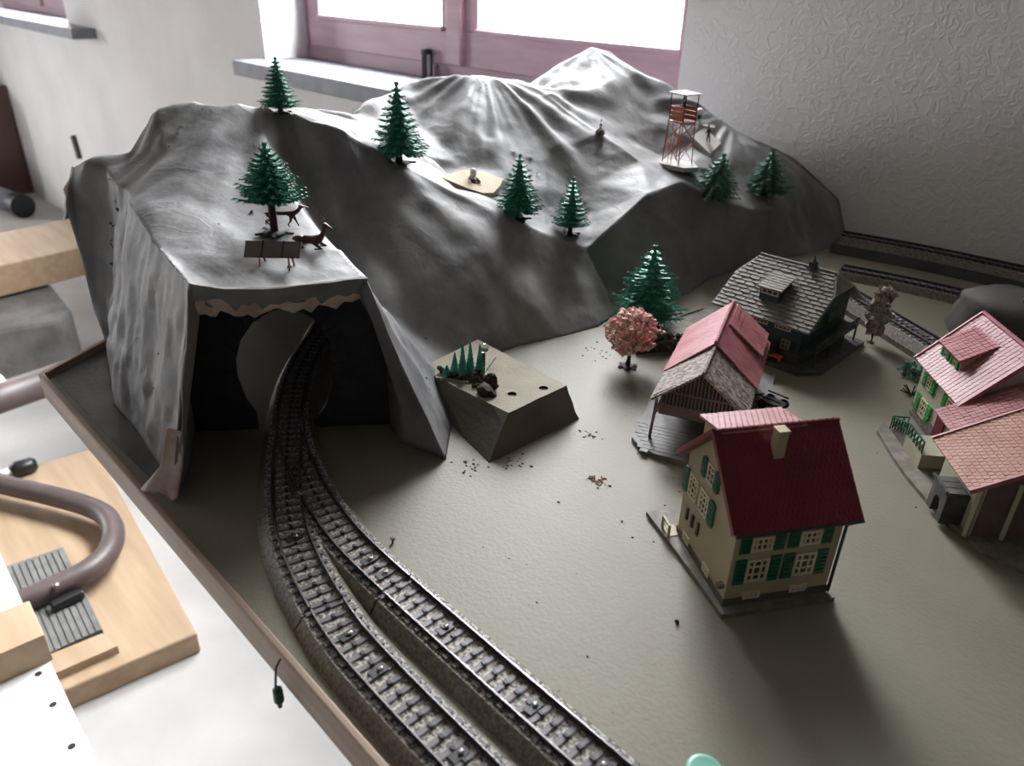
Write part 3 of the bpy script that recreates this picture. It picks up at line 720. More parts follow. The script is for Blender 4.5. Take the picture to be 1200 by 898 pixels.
# dark mound with an arched hollow at the right
c = P(1175, 395, 0)
m = MB(); n = 28; rows = 10; vs = []
cx, cy = P(1113, 388, 0).x+0.128, P(1113, 388, 0).y+0.01
for i in range(rows+1):
    f = i/rows
    for k in range(n):
        a = 2*math.pi*k/n
        rx, ry = 0.135*(1-f**5*0.22), 0.042*(1-f**5*0.3)
        jj = 1+0.10*noise.noise(Vector((math.cos(a)*2, math.sin(a)*2, f*3)))
        vs.append(Vector((cx+rx*jj*math.cos(a), cy+ry*jj*math.sin(a), 0.052*f+0.004*noise.noise(Vector((a*2, f*4, 3)))*(f > 0))))
fs = [(i*n+k, i*n+(k+1) % n, (i+1)*n+(k+1) % n, (i+1)*n+k) for i in range(rows) for k in range(n)]+[tuple(rows*n+k for k in range(n))]
m.quadmesh(vs, fs)
t = thing('dark_mound', (cx, cy, 0), 'dark painted mound with a flat grey top, between wall track and farmhouse', 'mound')
m.build('mound_body', M['mound'], t, smooth=True)
MB().slab([(cx-0.075, cy-0.024, 0.0505), (cx+0.085, cy-0.026, 0.0505), (cx+0.08, cy+0.022, 0.0505), (cx-0.07, cy+0.024, 0.0505)], (0, 0, 0.0045)).build('top_plate', M['slate'], t, bevel=0.001)
# ------------------------------------------------------------------ model houses
UP = Vector((0, 0, 1))
def win(parent, c, u, n, w, h, cols=2, rows=3, fm='winframe', sh=None, sw=None, fr=None, arched=False, right=True, left=True):
    """window centred on c (point on the wall), u along the wall, n outward"""
    u = Vector(u).normalized(); n = Vector(n).normalized(); fr = fr or w*0.13; c = Vector(c)
    f = MB()
    def bx(x0, z0, x1, z1, d0, d1, mb): mb.slab([c+u*x0+UP*z0+n*d0, c+u*x1+UP*z0+n*d0, c+u*x1+UP*z1+n*d0, c+u*x0+UP*z1+n*d0], n*(d1-d0))
    t = 0.0009
    bx(-w/2, -h/2, w/2, -h/2+fr, -0.0005, t, f); bx(-w/2, h/2-fr, w/2, h/2, -0.0005, t, f)
    bx(-w/2, -h/2+fr, -w/2+fr, h/2-fr, -0.0005, t, f); bx(w/2-fr, -h/2+fr, w/2, h/2-fr, -0.0005, t, f)
    for i in range(1, cols): x = -w/2+w*i/cols; bx(x-fr*.35, -h/2+fr, x+fr*.35, h/2-fr, -0.0005, t*.9, f)
    for i in range(1, rows): z = -h/2+h*i/rows; bx(-w/2+fr, z-fr*.35, w/2-fr, z+fr*.35, -0.0005, t*.8, f)
    o = f.build('window', M[fm], parent)
    g = MB(); bx(-w/2+fr*.8, -h/2+fr*.8, w/2-fr*.8, h/2-fr*.8, 0.00002, 0.0003, g); g.build('pane', M['glass_dark'], o)
    if sh:
        sw = sw or w*0.55
        for s, on in ((-1, left), (1, right)):
            if not on: continue
            x0 = s*(w/2+0.0004); x1 = s*(w/2+0.0004+sw); x0, x1 = min(x0, x1), max(x0, x1); hh = h*0.54
            m = MB()
            if arched:
                p = [c+u*(x0+x1)/2+u*((x1-x0)/2*sx)+UP*(hh*sz) for sx, sz in ((-1, -.85), (-.5, -1), (.5, -1), (1, -.85), (1, .8), (.5, 1), (-.5, 1), (-1, .8))]
                m.slab(p, n*0.0013)
            else: bx(x0, -hh, x1, hh, -0.0002, 0.0010, m)
            k = 5
            for i in range(k):
                z = -hh*0.8+1.6*hh*(i+0.5)/k; bx(x0+sw*.15, z-hh*.07, x1-sw*.15, z+hh*.07, 0.0010 if not arched else 0.0013, 0.0017, m)
            m.build('shutter', M[sh], parent)
    return o
def roof(parent, o, a, b, m_, tw=0.0038, th=0.0042, thick=0.0012, mask=None, name='roof', relief=0.0006, offs=True, poly=None, tname='roof_tiles', round_=False):
    """slab from corner o, full vectors a (along the eave) and b (up the slope), covered with real tiles"""
    o = Vector(o); a = Vector(a); b = Vector(b); n = a.cross(b).normalized()
    if n.z < 0: n = -n
    pp = poly or [(0, 0), (1, 0), (1, 1), (0, 1)]
    r_ = MB().slab([o+a*s+b*t for s, t in pp], -n*thick).build(name, M[m_], parent)
    na = max(1, round(a.length/tw)); nb = max(1, round(b.length/th)); m = MB()
    for j in range(nb):
        sh_ = 0.5 if (offs and j % 2) else 0
        for i in range(-1 if sh_ else 0, na):
            s0, s1 = max(0, (i+sh_)/na), min(1, (i+1+sh_)/na); t0, t1 = j/nb, min(1, (j+1.0)/nb)
            if s1-s0 < 0.2/na: continue
            if mask:
                lo_, hi_ = mask(t1); s0, s1 = max(s0, lo_), min(s1, hi_)
                if s1-s0 < 0.002: continue
            g = (s1-s0)*0.07
            p0 = o+a*(s0+g)+b*t0; p1 = o+a*(s1-g)+b*t0; p2 = o+a*(s1-g)+b*t1; p3 = o+a*(s0+g)+b*t1
            hgt = relief*random.uniform(0.8, 1.2)
            m.hexa([p0, p1, p2, p3], [p0+n*hgt, p1+n*hgt, p2+n*hgt*0.15, p3+n*hgt*0.15])
    m.build(tname, M[m_], r_, kind='stuff')
    return r_
def caps(parent, p, q, r, m_, step=0.004):
    p = Vector(p); q = Vector(q); d = q-p; k = int(d.length/step); m = MB()
    for i in range(k):
        a = p+d*(i/k); b = p+d*((i+0.92)/k); m.tube([a, b], [r, r*0.8], 7)
    m.build('ridge_cap', M[m_], parent, kind='stuff')

# --- cream house with the crimson roof
FL = P(845, 715); FR = P(965, 697); BL = P(792, 626)
F = frame(FL, FR-FL, BL-FL); u = (FR-FL).normalized(); v = (BL-FL).normalized(); Wd, Dp = 0.0624, 0.064
h = thing('village_house', F(Wd/2, Dp/2, 0), 'cream model house with crimson roof, dark green shutters and cream chimney', 'model house')
m = MB(); zb = 0.003
m.slab([F(0, 0, zb), F(0, Dp, zb), F(0, Dp, .0615), F(0, Dp/2, .0928), F(0, 0, .0615)], u*Wd).build('wall', M['cream'], h)
MB().slab([F(-.003, -.006, 0), F(Wd+.003, -.006, 0), F(Wd+.004, Dp+.02, 0), F(-.012, Dp+.022, 0), F(-.006, Dp*.5, 0)], UP*0.003).build('base', M['base_slab'], h)
MB().box(-.0006, -.0006, .003, Wd+.0006, Dp+.0006, .0075, F).build('plinth', M['plinth_side'], h)
zr, e = 0.0945, 0.0065
A0 = F(-.0045, -e, .0570); A1 = F(Wd+.006, -e, .0570); rl = F(-.0045, Dp/2, zr)
roof(h, A0, A1-A0, rl-A0, 'red_roof', 0.0030, 0.0036, relief=0.0003)
B0 = F(-.0045, Dp+e, .0570); B1 = F(Wd+.006, Dp+e, .0570)
roof(h, B0, B1-B0, rl-B0, 'red_roof', 0.0030, 0.0036, relief=0.0004)
m = MB(); m.bar(A0-u*.0008, rl-u*.0008+UP*.0005, 0.0022, 0.0030).bar(B0-u*.0008, rl-u*.0008+UP*.0005, 0.0022, 0.0030).build('barge_board', M['red_roof'], h)
caps(h, rl+UP*.0006, F(Wd+.006, Dp/2, zr)+UP*.0006, 0.0014, 'red_roof')
d0 = F(-.001, Dp/2-.001, .0945); d1 = F(.049, Dp/2-.001, .0945); d2 = F(-.001, Dp/2+.026, .0895)
roof(h, d2, d1-d0, d0-d2, 'pink_roof', 0.0034, 0.0038, name='dormer_roof', relief=0.0005)
MB().slab([F(.002, Dp/2, .0925), F(.002, Dp/2+.024, .0885), F(.002, Dp/2+.024, .064)], u*.044).build('dormer_wall', M['cream'], h)
m = MB(); m.box(.0250, Dp/2-.0125, .072, .0308, Dp/2-.0065, .0985, F).build('chimney', M['cream'], h, bevel=.0002)
m = MB(); m.box(.0246, Dp/2-.0130, .0975, .0312, Dp/2-.0060, .0992, F).build('chimney_cap', M['cream'], h, bevel=.0002)
for x in (.0160, .0442):
    win(h, F(x, 0, .0438), u, -v, .0126, .0095, 4, 2, sh='shutter', sw=.0062)
    win(h, F(x, 0, .0260), u, -v, .0130, .0155, 3, 3, sh='shutter', sw=.0062)
    win(h, F(x, 0, .0088), u, -v, .0100, .0050, 3, 2)
win(h, F(0, .0355, .0648), v, -u, .0088, .0120, 2, 3, sh='shutter', sw=.0060, arched=True)
win(h, F(0, .0375, .0440), v, -u, .0115, .0155, 3, 4, sh='shutter', sw=.0070, arched=True, right=False)
win(h, F(0, .0525, .0440), v, -u, .0115, .0155, 3, 4, sh='shutter', sw=.0070, arched=True, left=False)
for y in (.0395, .0470, .0545): MB().box(-.0012, y-.0011, .0200, .0002, y+.0011, .0285, F).build('vent_slot', M['dark_stone'], h)
win(h, F(0, .0510, .0080), v, -u, .0085, .0055, 3, 2); win(h, F(0, .0228, .0085), v, -u, .0085, .0055, 3, 2)
MB().box(-.0035, .0015, .0140, .0002, .0048, .0165, F).build('letter_box', M['plank_brown'], h)
MB().tube([F(Wd+.005, -.006, .0555), F(Wd+.001, -.0012, .050), F(Wd+.001, -.0012, .004)], .0009, 8).build('downpipe', M['dark_steel'], h)
MB().tube([A0+Vector((0, 0, -.001)), A1+Vector((0, 0, -.001))], .0010, 8).build('gutter', M['dark_steel'], h)
m = MB(); m.box(-.0075, Dp-.004, .003, 0, Dp+.006, .0035, F)
for q in ((-.0075, Dp-.004), (-.0075, Dp+.006)): m.bar(F(*q, .003), F(*q, .011), .0012)
m.bar(F(-.0075, Dp-.004, .011), F(-.0075, Dp+.006, .011), .0012).bar(F(-.0075, Dp-.004, .007), F(-.0075, Dp+.006, .007), .0008).build('entry_rail', M['cream'], h)

# --- open barn: dusty brown roof in front, faded red roof behind
G0 = Vector((-.241, .4246, 0)); ga = Vector((-.40, .915, 0)).normalized(); gr = Vector((ga.y, -ga.x, 0))
G = lambda x, y, z: G0+gr*x+ga*y+UP*z
b = thing('open_barn', G(0, .07, 0), 'slatted open barn under a half brown, half faded red roof, on a paved base', 'model barn')
poly = [P(740, 517), P(748, 527), P(765, 536), P(810, 549), G(.04, -.006, 0), G(.048, .05, 0), P(916, 487), P(913, 462), P(905, 455), G(.045, .15, 0), G(-.045, .145, 0), G(-.044, .05, 0)]
cen = sum(poly, Vector())/len(poly)
MB().slab(poly, UP*.0035).build('base', M['yard'], b)
m = MB()
for i in range(14):
    for j in range(9):
        x = -.046+i*.0062+(j % 2)*.003; y = -.022+j*.0048
        if G(x, y, 0) and proj(G(x, y, 0.0035))[0] > 744 and proj(G(x+.0058, y, 0.0035))[1] < 532+max(0, (proj(G(x, y, 0))[0]-760)*.32):
            m.slab([G(x, y, .0035), G(x+.0057, y, .0035), G(x+.0057, y+.0043, .0035), G(x, y+.0043, .0035)], UP*.0004)
m.build('paving_stone', M['yard'], b, kind='stuff')
hw = .034
for s, nm in ((-1, 'brown_roof'), (1, 'brown_roof')):
    e0 = G(s*hw, -.001, .0355); e1 = G(s*hw, .052, .0355); r0 = G(0, -.001, .0630)
    roof(b, e0, e1-e0, r0-e0, nm, .0030, .0036, relief=.0008)
caps(b, G(0, -.001, .0635), G(0, .047, .0635), .0014, 'brown_roof', .003)
for s, nm in ((-1, 'rose_roof'), (1, 'rose_roof')):
    e0 = G(s*(hw+.0012), .047, .0360); e1 = G(s*(hw+.0012), .139, .0360); r0 = G(0, .047, .0670)
    roof(b, e0, e1-e0, r0-e0, nm, .0034, .0044, relief=.0006 if s > 0 else .0003)
caps(b, G(0, .047, .0675), G(0, .139, .0675), .0015, 'rose_roof', .0036)
# raised shed dormer over the back half of the right slope
s0 = G(.0325, .092, .0435); s1 = G(.0325, .139, .0435); sr = G(.004, .092, .0655)
roof(b, s0, s1-s0, sr-s0, 'rose_roof', .0034, .0044, name='dormer_roof', relief=.0006)
MB().slab([G(.008, .094, .0615), G(.030, .094, .0435), G(.030, .094, .039)], ga*.043).build('dormer_wall', M['plank_brown'], b)
m = MB(); m.slab([G(-.026, .055, .0035), G(.026, .055, .0035), G(.026, .055, .041), G(0, .055, .061), G(-.026, .055, .041)], ga*.078); m.build('wall', M['plank_brown'], b)
m = MB(); m.slab([G(-.028, .004, .0225), G(.028, .004, .0225), G(.028, .004, .0315), G(-.028, .004, .0315)], ga*.0012).build('loft_board', M['plank_brown'], b)
MB().slab([G(-.028, .0058, .0225), G(.028, .0058, .0225), G(.028, .0058, .039), G(0, .0058, .0600), G(-.028, .0058, .039)], ga*.001).build('loft_dark_sheet', M['black_rubber'], b)  # black sheet in place of the dark hollow behind the slats
for i in range(21):
    x = -.0265+i*.00265; zt = .0610-abs(x)*.77
    if zt > .034: MB().slab([G(x-.0006, .0035, .0310), G(x+.0006, .0035, .0310), G(x+.0006, .0035, zt), G(x-.0006, .0035, zt)], ga*.0012).build('slat', M['plank_brown'], b)
MB().bar(G(-.024, .004, .0420), G(.024, .004, .0420), .0014).build('cross_rail', M['plank_brown'], b)
for s in (-1, 1): MB().bar(G(s*.0325, .0025, .0370), G(0, .0025, .0620), .0020).build('rafter', M['plank_brown'], b)
MB().slab([G(-.028, .005, .0225), G(.028, .005, .0225), G(.028, .055, .0225), G(-.028, .055, .0225)], UP*.0012).build('loft_floor', M['plank_brown'], b)
for x, y in ((-.0315, .000), (.0315, .000), (-.0315, .048)): 
    MB().bar(G(x, y, .0035), G(x*.94, y, .0365), .0020).build('post', M['plank_brown'], b)
    MB().bar(G(x*.96, y, .0240), G(x*.80, y+.003, .0320), .0013).bar(G(x*.96, y+.002, .024), G(x*.87, y+.012, .0340), .0013).build('brace', M['plank_brown'], b)
# dark clutter beside the barn: a little cart
ct = P(905, 478, 0.0035)
t = thing('hay_cart', ct, 'small black cart on the paved base beside the red half of the barn', 'cart')
MB().box(ct.x-.009, ct.y-.006, .008, ct.x+.009, ct.y+.006, .0095).bar(ct+Vector((-.009, -.006, .010)), ct+Vector((.009, -.006, .010)), .001).bar(ct+Vector((-.009, .006, .010)), ct+Vector((.009, .006, .010)), .001).build('bed', M['black_rubber'], t)
for sx in (-.006, .006):
    for sy in (-.0068, .0068):
        MB().tube([ct+Vector((sx, sy-.0006, .0038)), ct+Vector((sx, sy+.0006, .0038))], .0040, 12).build('wheel', M['black_rubber'], t)
MB().bar(ct+Vector((-.009, 0, .009)), ct+Vector((-.018, 0, .004)), .0012).build('drawbar', M['black_rubber'], t)

# --- grey roofed chalet station
C0 = Vector((-.2965, .657, 0)); ca = Vector((1, .035, 0)).normalized(); cb = Vector((-ca.y, ca.x, 0))
C_ = lambda x, y, z: C0+ca*x+cb*y+UP*z
ch = thing('chalet_station', C0, 'dark green chalet with a broad weathered grey half-hipped roof and small dormer', 'model house')
MB().slab([C_(-.046, -.060, 0), C_(.046, -.062, 0), C_(.060, -.045, 0), C_(.060, .050, 0), C_(-.046, .060, 0)], UP*.004).build('base', M['dark_stone'], ch)
MB().slab([C_(-.037, -.047, .004), C_(-.037, .047, .004), C_(-.037, .047, .048), C_(-.037, .016, .067), C_(-.037, -.016, .067), C_(-.037, -.047, .048)], ca*.074).build('wall', M['dark_green'], ch)
MB().box(-.0375, -.0475, .004, .0375, .0475, .012, C_).build('plinth', M['dark_stone'], ch)
ze, zr = .0405, .0775; hy = .060; ex = .0475; hx = .037; zh = .0640; yh = hy*(zr-zh)/(zr-ze)
def on(s, t_): pass
for sgn in (-1, 1):
    o = C_(-ex, sgn*hy, ze); a = ca*(2*ex); bb = C_(-ex, 0, zr)-o
    th_ = 1-yh/hy
    x0 = (ex-hx)/(2*ex)
    pl = [(0, 0), (1, 0), (1, th_), (1-x0, 1), (x0, 1), (0, th_)]
    mk = lambda t_: (0, 1) if t_ < th_ else (x0*(t_-th_)/(1-th_), 1-x0*(t_-th_)/(1-th_))
    roof(ch, o, a, bb, 'grey_roof', .0105, .0044, mask=mk, poly=pl, relief=.0010, tname='shingle_row', thick=.0016)
for sx in (-1, 1):
    q0 = C_(sx*ex, -yh, zh); q1 = C_(sx*ex, yh, zh); q2 = C_(sx*hx, 0, zr); nrm = (q1-q0).cross(q2-q0).normalized(); nrm = nrm if nrm.z > 0 else -nrm
    r_ = MB().slab([q0, q1, q2], -nrm*.0016).build('hip', M['grey_roof'], ch); m = MB()
    for i in range(5):
        t0, t1 = i/5, (i+1)/5; a0 = q0.lerp(q2, t0); a1 = q1.lerp(q2, t0); b0 = q0.lerp(q2, t1*.98); b1 = q1.lerp(q2, t1*.98)
        m.hexa([a0, a1, b1, b0], [a0+nrm*.001, a1+nrm*.001, b1+nrm*.0002, b0+nrm*.0002])
    m.build('shingle_row', M['grey_roof'], r_, kind='stuff')
MB().bar(C_(-hx, 0, zr+.0006), C_(hx, 0, zr+.0006), .0022, .0012).build('ridge_board', M['grey_roof'], ch)
# dormer
dz = lambda y: zr-(abs(y)/hy)*(zr-ze)
o = C_(-.013, -.046, .0640); roof(ch, o, ca*.023, C_(-.013, -.018, .0710)-o, 'grey_roof', .0115, .0040, name='dormer_roof', relief=.0006, tname='shingle_row')
MB().slab([C_(-.011, -.043, dz(.043)-.002), C_(-.011, -.043, .0636), C_(-.011, -.022, .0690), C_(-.011, -.022, dz(.022)-.002)], ca*.019).build('dormer_wall', M['dark_green'], ch)
win(ch, C_(-.0015, -.043, .0603), ca, -cb, .0165, .0050, 3, 1, fr=.0010)
m = MB(); m.box(.012, -.004, .070, .018, .002, .0835, C_).build('chimney', M['dark_stone'], ch)
MB().lathe([(.0025, 0), (.0012, .003), (.0004, .006)], C_(.015, -.001, .0835), 8).build('chimney_cap', M['dark_stone'], ch)
for x in (-.0270, -.0035, .0185): win(ch, C_(x, -.0475, .0345), ca, -cb, .0150, .0060, 4, 2, fr=.0009)
for x in (-.028, .024): win(ch, C_(x, -.0475, .0190), ca, -cb, .0085, .0095, 2, 2, fm='grey_roof', sh='dark_green', sw=.004)
for y in (-.022, .012): win(ch, C_(.0375, y, .034), cb, ca, .0130, .0085, 3, 2, fm='grey_roof', sh='shutter', sw=.005)
# covered gallery along the right side and its orange rail
MB().box(.0375, -.046, .0185, .0520, .046, .0200, C_).build('gallery_floor', M['dark_green'], ch)
for y in (-.044, -.015, .015, .044): MB().bar(C_(.051, y, .004), C_(.051, y, .020), .0014).build('gallery_post', M['dark_green'], ch)
m = MB()
for z in (.023, .027): m.bar(C_(.0515, -.046, z), C_(.0515, .046, z), .0010)
for i in range(16): y = -.045+i*.006; m.bar(C_(.0515, y, .020), C_(.0515, y, .0275), .0007)
m.build('gallery_rail', M['dark_stone'], ch)
m = MB(); q = [P(975, 371, .022), P(990, 375, .022), P(988, 385, .012)]
m.tube([P(974, 372, .022), P(990, 375, .022), P(989, 384, .0135)], .0007, 6).tube([P(975, 377, .019), P(989, 380, .0185)], .0006, 6).build('orange_rail', M['orange'], ch)
bp = P(905, 412, .004)
m = MB(); m.box(.002, -.058, .008, .026, -.052, .0095, C_).box(.002, -.0525, .0095, .014, -.0515, .0175, C_)
for x in (.003, .024): m.box(x, -.057, .004, x+.001, -.0525, .008, C_)
m.build('orange_bench', M['orange'], ch)
m = MB()
for k in range(8): m.blob(C_(.014+random.uniform(-.003, .003), -.055+random.uniform(-.002, .002), .006+k*.0016), .0028, 1, .3)
m.build('climbing_shrub', M['moss'], ch)

# --- farmhouse with faded red roof, lit shutters, and its terracotta barn
K0 = Vector((-.1607, .598, 0)); ku = Vector((.665, -.747, 0)).normalized(); kv = Vector((-ku.y, ku.x, 0))
K = lambda x, y, z: K0+ku*x+kv*y+UP*z
L2, Hf = .0766, .0386
fh = thing('farmhouse', K(L2/2, Hf, 0), 'pale farmhouse with lit green shutters under a faded red tiled roof with wide dormer', 'model house')
MB().slab([K(.004, .006, .003), K(.004, 2*Hf-.006, .003), K(.004, 2*Hf-.006, .053), K(.004, Hf, .087), K(.004, .006, .053)], ku*(L2-.008)).build('wall', M['cream2'], fh)
roof(fh, K(0, 0, .050), ku*L2, K(0, Hf, .090)-K(0, 0, .050), 'pink_roof', .0043, .0040, relief=.0009, offs=False)
roof(fh, K(0, 2*Hf, .050), ku*L2, K(0, Hf, .090)-K(0, 2*Hf, .050), 'pink_roof', .0043, .0040, relief=.0009, offs=False)
caps(fh, K(0, Hf, .0908), K(L2, Hf, .0908), .0017, 'rose_roof', .0048)
for x in (-.0004, L2+.0004): MB().bar(K(x, -.0005, .0498), K(x, Hf, .0902), .0014, .0030).bar(K(x, 2*Hf+.0005, .0498), K(x, Hf, .0902), .0014, .0030).build('barge_board', M['rose_roof'], fh)
dd = K(.010, .0075, .0700); roof(fh, dd, ku*.036, K(.010, .0315, .0835)-dd, 'rose_roof', .0043, .0040, name='dormer_roof', relief=.0007, offs=False)
MB().slab([K(.013, .011, .058), K(.013, .011, .0712), K(.013, .029, .0810)], ku*.030).build('dormer_wall', M['cream2'], fh)
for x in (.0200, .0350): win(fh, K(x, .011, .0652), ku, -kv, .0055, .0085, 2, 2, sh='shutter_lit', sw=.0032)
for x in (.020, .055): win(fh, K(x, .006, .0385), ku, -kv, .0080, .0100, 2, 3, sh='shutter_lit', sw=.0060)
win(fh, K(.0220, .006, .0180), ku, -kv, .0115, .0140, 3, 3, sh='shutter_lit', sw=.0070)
win(fh, K(L2-.004, .045, .044), kv, ku, .010, .011, 2, 2)
MB().box(.046, .0045, .003, .058, .006, .028, K).build('door', M['red_roof'], fh)
m = MB()
for i in range(7):
    for j in range(3):
        x = .005+i*.006+(j % 2)*.003; m.box(x, .0052, .004+j*.0038, x+.0054, .0062, .0074+j*.0038, K)
m.build('stone_course', M['base_slab'], fh, kind='stuff')
# terrace, steps and green railing
MB().box(.056, -.018, .003, .084, .006, .014, K).build('terrace', M['cream2'], fh)
for i in range(4): MB().box(.034+i*.0055, -.018, .003, .0395+i*.0055, -.006, .0055+i*.0022, K).build('step', M['base_slab'], fh)
def rail_(p, q, hgt, k=5):
    m = MB(); p = Vector(p); q = Vector(q)
    m.bar(p+UP*hgt, q+UP*hgt, .0011).bar(p+UP*hgt*.45, q+UP*hgt*.45, .0008)
    for i in range(k+1): a = p.lerp(q, i/k); m.bar(a, a+UP*hgt, .0008)
    for i in range(k): m.bar(p.lerp(q, i/k), p.lerp(q, (i+1)/k)+UP*hgt, .0006)
    m.build('railing', M['shutter'], fh)
rail_(K(.057, -.0175, .014), K(.082, -.0175, .014), .009); rail_(K(.034, -.0185, .006), K(.056, -.0185, .014), .009); rail_(K(.030, -.006, .003), K(.030, -.018, .003), .011, 3)
bpts = [P(1027, 508), P(1033, 500), P(1052, 494), P(1068, 488), K(-.004, .03, 0), K(0, .085, 0), K(.16, .085, 0), P(1240, 700), P(1200, 674), P(1150, 650), P(1118, 622), P(1085, 590), P(1060, 560), P(1043, 535)]
MB().slab(bpts, UP*.003).build('base', M['base_slab'], fh)
# barn: roof rises away from the lit eave
E0 = P(1093, 515, .040); E1 = P(1136, 576, .040); eu = (E1-E0).normalized(); ev = Vector((-eu.y, eu.x, 0))
bn = thing('terracotta_barn', E0-UP*.04+eu*.03+ev*.03, 'low barn with a terracotta tiled roof and dark arched entry, against the farmhouse gable', 'model barn')
El = (E1-E0).length; R0 = E0+ev*.062+UP*.034
roof(bn, E0, E1-E0, R0-E0, 'terracotta', .0036, .0036, relief=.0008)
m = MB(); m.bar(E0-eu*.0006, R0-eu*.0006, .0014, .003).bar(E1+eu*.0006, R0+(E1-E0)+eu*.0006, .0014, .003).build('barge_board', M['rose_roof'], bn)
roof(bn, R0+ev*.062-UP*.034, E1-E0, R0-(R0+ev*.062-UP*.034), 'terracotta', .0036, .0036, relief=.0008)
Z_ = lambda q, z: Vector((q.x, q.y, z))
a0 = E0+ev*.012; a1 = E1+ev*.012
MB().slab([Z_(a0, .003), Z_(a1-eu*.006, .003), Z_(a1-eu*.006, .0445), Z_(a0, .0445)], ev*.0015).build('wall', M['cream2'], bn)
c0 = E1-eu*.007+ev*.010
MB().slab([Z_(c0, .003), Z_(c0+ev*.10, .003), Z_(c0+ev*.10, .048), Z_(c0+ev*.052, .0715), Z_(c0, .0440)], -eu*.0015).build('gable_wall', M['plank_brown'], bn)
win(bn, Z_(c0+ev*.040, .025), ev, eu, .018, .008, 4, 1, fm='plank_brown')
for k in (0.0, .022): MB().bar(Z_(c0+ev*k, .003)+eu*.001, Z_(c0+ev*k, .044)+eu*.001, .0025).build('pillar', M['cream2'], bn)
# dark arched block in front of the barn
q = P(1085, 590, .003); AB = lambda x, y, z: q+eu*x+ev*y+UP*z
m = MB()
ar = [(0, 0), (.006, 0), (.006, .009), (.0075, .0125), (.0105, .0140), (.0135, .0125), (.015, .009), (.015, 0), (.021, 0), (.021, .022), (0, .022)]
m.slab([AB(x, 0, z) for x, z in ar], ev*.014).build('arch_block', M['dark_stone'], bn)
m = MB()
for i in range(3): m.slab([AB(.001+i*.0068, .001, .0222), AB(.0068+i*.0068, .001, .0222), AB(.0068+i*.0068, .012, .0222), AB(.001+i*.0068, .012, .0222)], UP*.0008)
m.build('arch_slab', M['yard'], bn)
MB().slab([AB(-.0005, -.0005, .022), AB(-.0005, -.0018, .022), AB(.0215, -.0018, .022), AB(.0215, -.0005, .022)], UP*.0025).build('parapet', M['dark_stone'], bn)
# pink connecting roof between the farmhouse gable and the barn
cr0 = E0+ev*.012-eu*.004+UP*.004; cr1 = cr0-eu*.030
roof(bn, cr1, cr0-cr1, ev*.050+UP*.026, 'pink_roof', .0040, .0040, name='link_roof', relief=.0008, offs=False)
# ------------------------------------------------------------------ trees
def spruce_parts(H, R, tiers, seed, per=9, droop=0.35, thick=1.0, zs=0.17):
    random.seed(seed); m = MB()
    def spike(a, b, r):   # three sided tapering needle spray
        d = (b-a); s = d.cross(UP)
        if s.length < 1e-6: s = Vector((1, 0, 0))
        s.normalize(); t = s.cross(d).normalized()
        k = len(m.v)
        m.quadmesh([a+s*r, a-s*r, a+t*r*0.9, b], [(0, 1, 3), (1, 2, 3), (2, 0, 3), (0, 2, 1)])
    z0 = H*zs
    for i in range(tiers):
        f = i/(tiers-1); z = z0+(H*0.95-z0)*f**0.92; r = R*(1-f)**0.85*(0.92 if i == 0 else 1)+R*0.07
        n = max(4, int(per*(1-f*0.55)))
        for k in range(n):
            a = 2*math.pi*(k+0.5*(i % 2)+random.uniform(-.2, .2))/n; L = r*random.uniform(.85, 1.12)
            d = Vector((math.cos(a), math.sin(a), 0)); side = Vector((-d.y, d.x, 0))
            def pt(t): return d*(L*t)+UP*(z+H*0.03-droop*L*t*0.9+0.30*L*t*t*t)
            prev = pt(0)
            for j, t in enumerate((0.35, 0.7, 1.0)):
                q = pt(t); rr = 0.085*R*thick*(1.25-t*0.6)
                if j == 2: spike(prev, q+(q-prev)*0.12, rr)
                else: m.bar(prev, q, rr*1.3)
                w = L*0.30*(1.15-t*0.55)
                for sg in (-1, 1):
                    spike(prev.lerp(q, 0.3), prev.lerp(q, 0.3)+d*w*0.9+side*sg*w*0.75-UP*w*0.25, rr*0.9)
                    spike(prev.lerp(q, 0.75), prev.lerp(q, 0.75)+d*w*0.8+side*sg*w*0.55-UP*w*0.18, rr*0.8)
                prev = q
    for k in range(4):
        a = k*math.pi/2; spike(Vector((0, 0, H*0.93)), Vector((math.cos(a)*R*.10, math.sin(a)*R*.10, H*0.975)), R*.04)
    spike(Vector((0, 0, H*.88)), Vector((0, 0, H)), R*.07)
    m.lathe([(R*.30, z0+H*.02), (R*.22, H*.5), (R*.05, H*.93)], (0, 0, 0), 7)
    return m
def trunk_parts(H, R):
    t = MB().lathe([(R*.15, 0), (R*.12, H*.05), (R*.11, H*.36)], (0, 0, 0), 8)
    b = MB(); b.lathe([(R*.42, 0), (R*.36, H*.014), (R*.13, H*.03)], (0, 0, 0), 10)
    for k in range(5):
        a = k*1.257+0.3; b.bar(Vector((0, 0, H*.012)), Vector((math.cos(a)*R*.60, math.sin(a)*R*.60, H*.006)), R*.10, R*.06)
    return t, b
protos = {}
for kk, (tr, ratio, seed, per, dr, mt, zs) in enumerate(((12, .38, 3, 15, .50, 'spruce', .17), (11, .37, 9, 13, .22, 'spruce', .17), (9, .62, 21, 13, .55, 'spruce_dusty', .17), (11, .37, 5, 14, .30, 'spruce', .39))):
    mb = spruce_parts(1.0, ratio, tr, seed, per, dr, zs=zs); t_, b_ = trunk_parts(1.0, ratio)
    protos[kk] = (mb.mesh('spruce_crown', M[mt]), t_.mesh('spruce_trunk', M['trunk']), b_.mesh('spruce_base', M['trunk']))
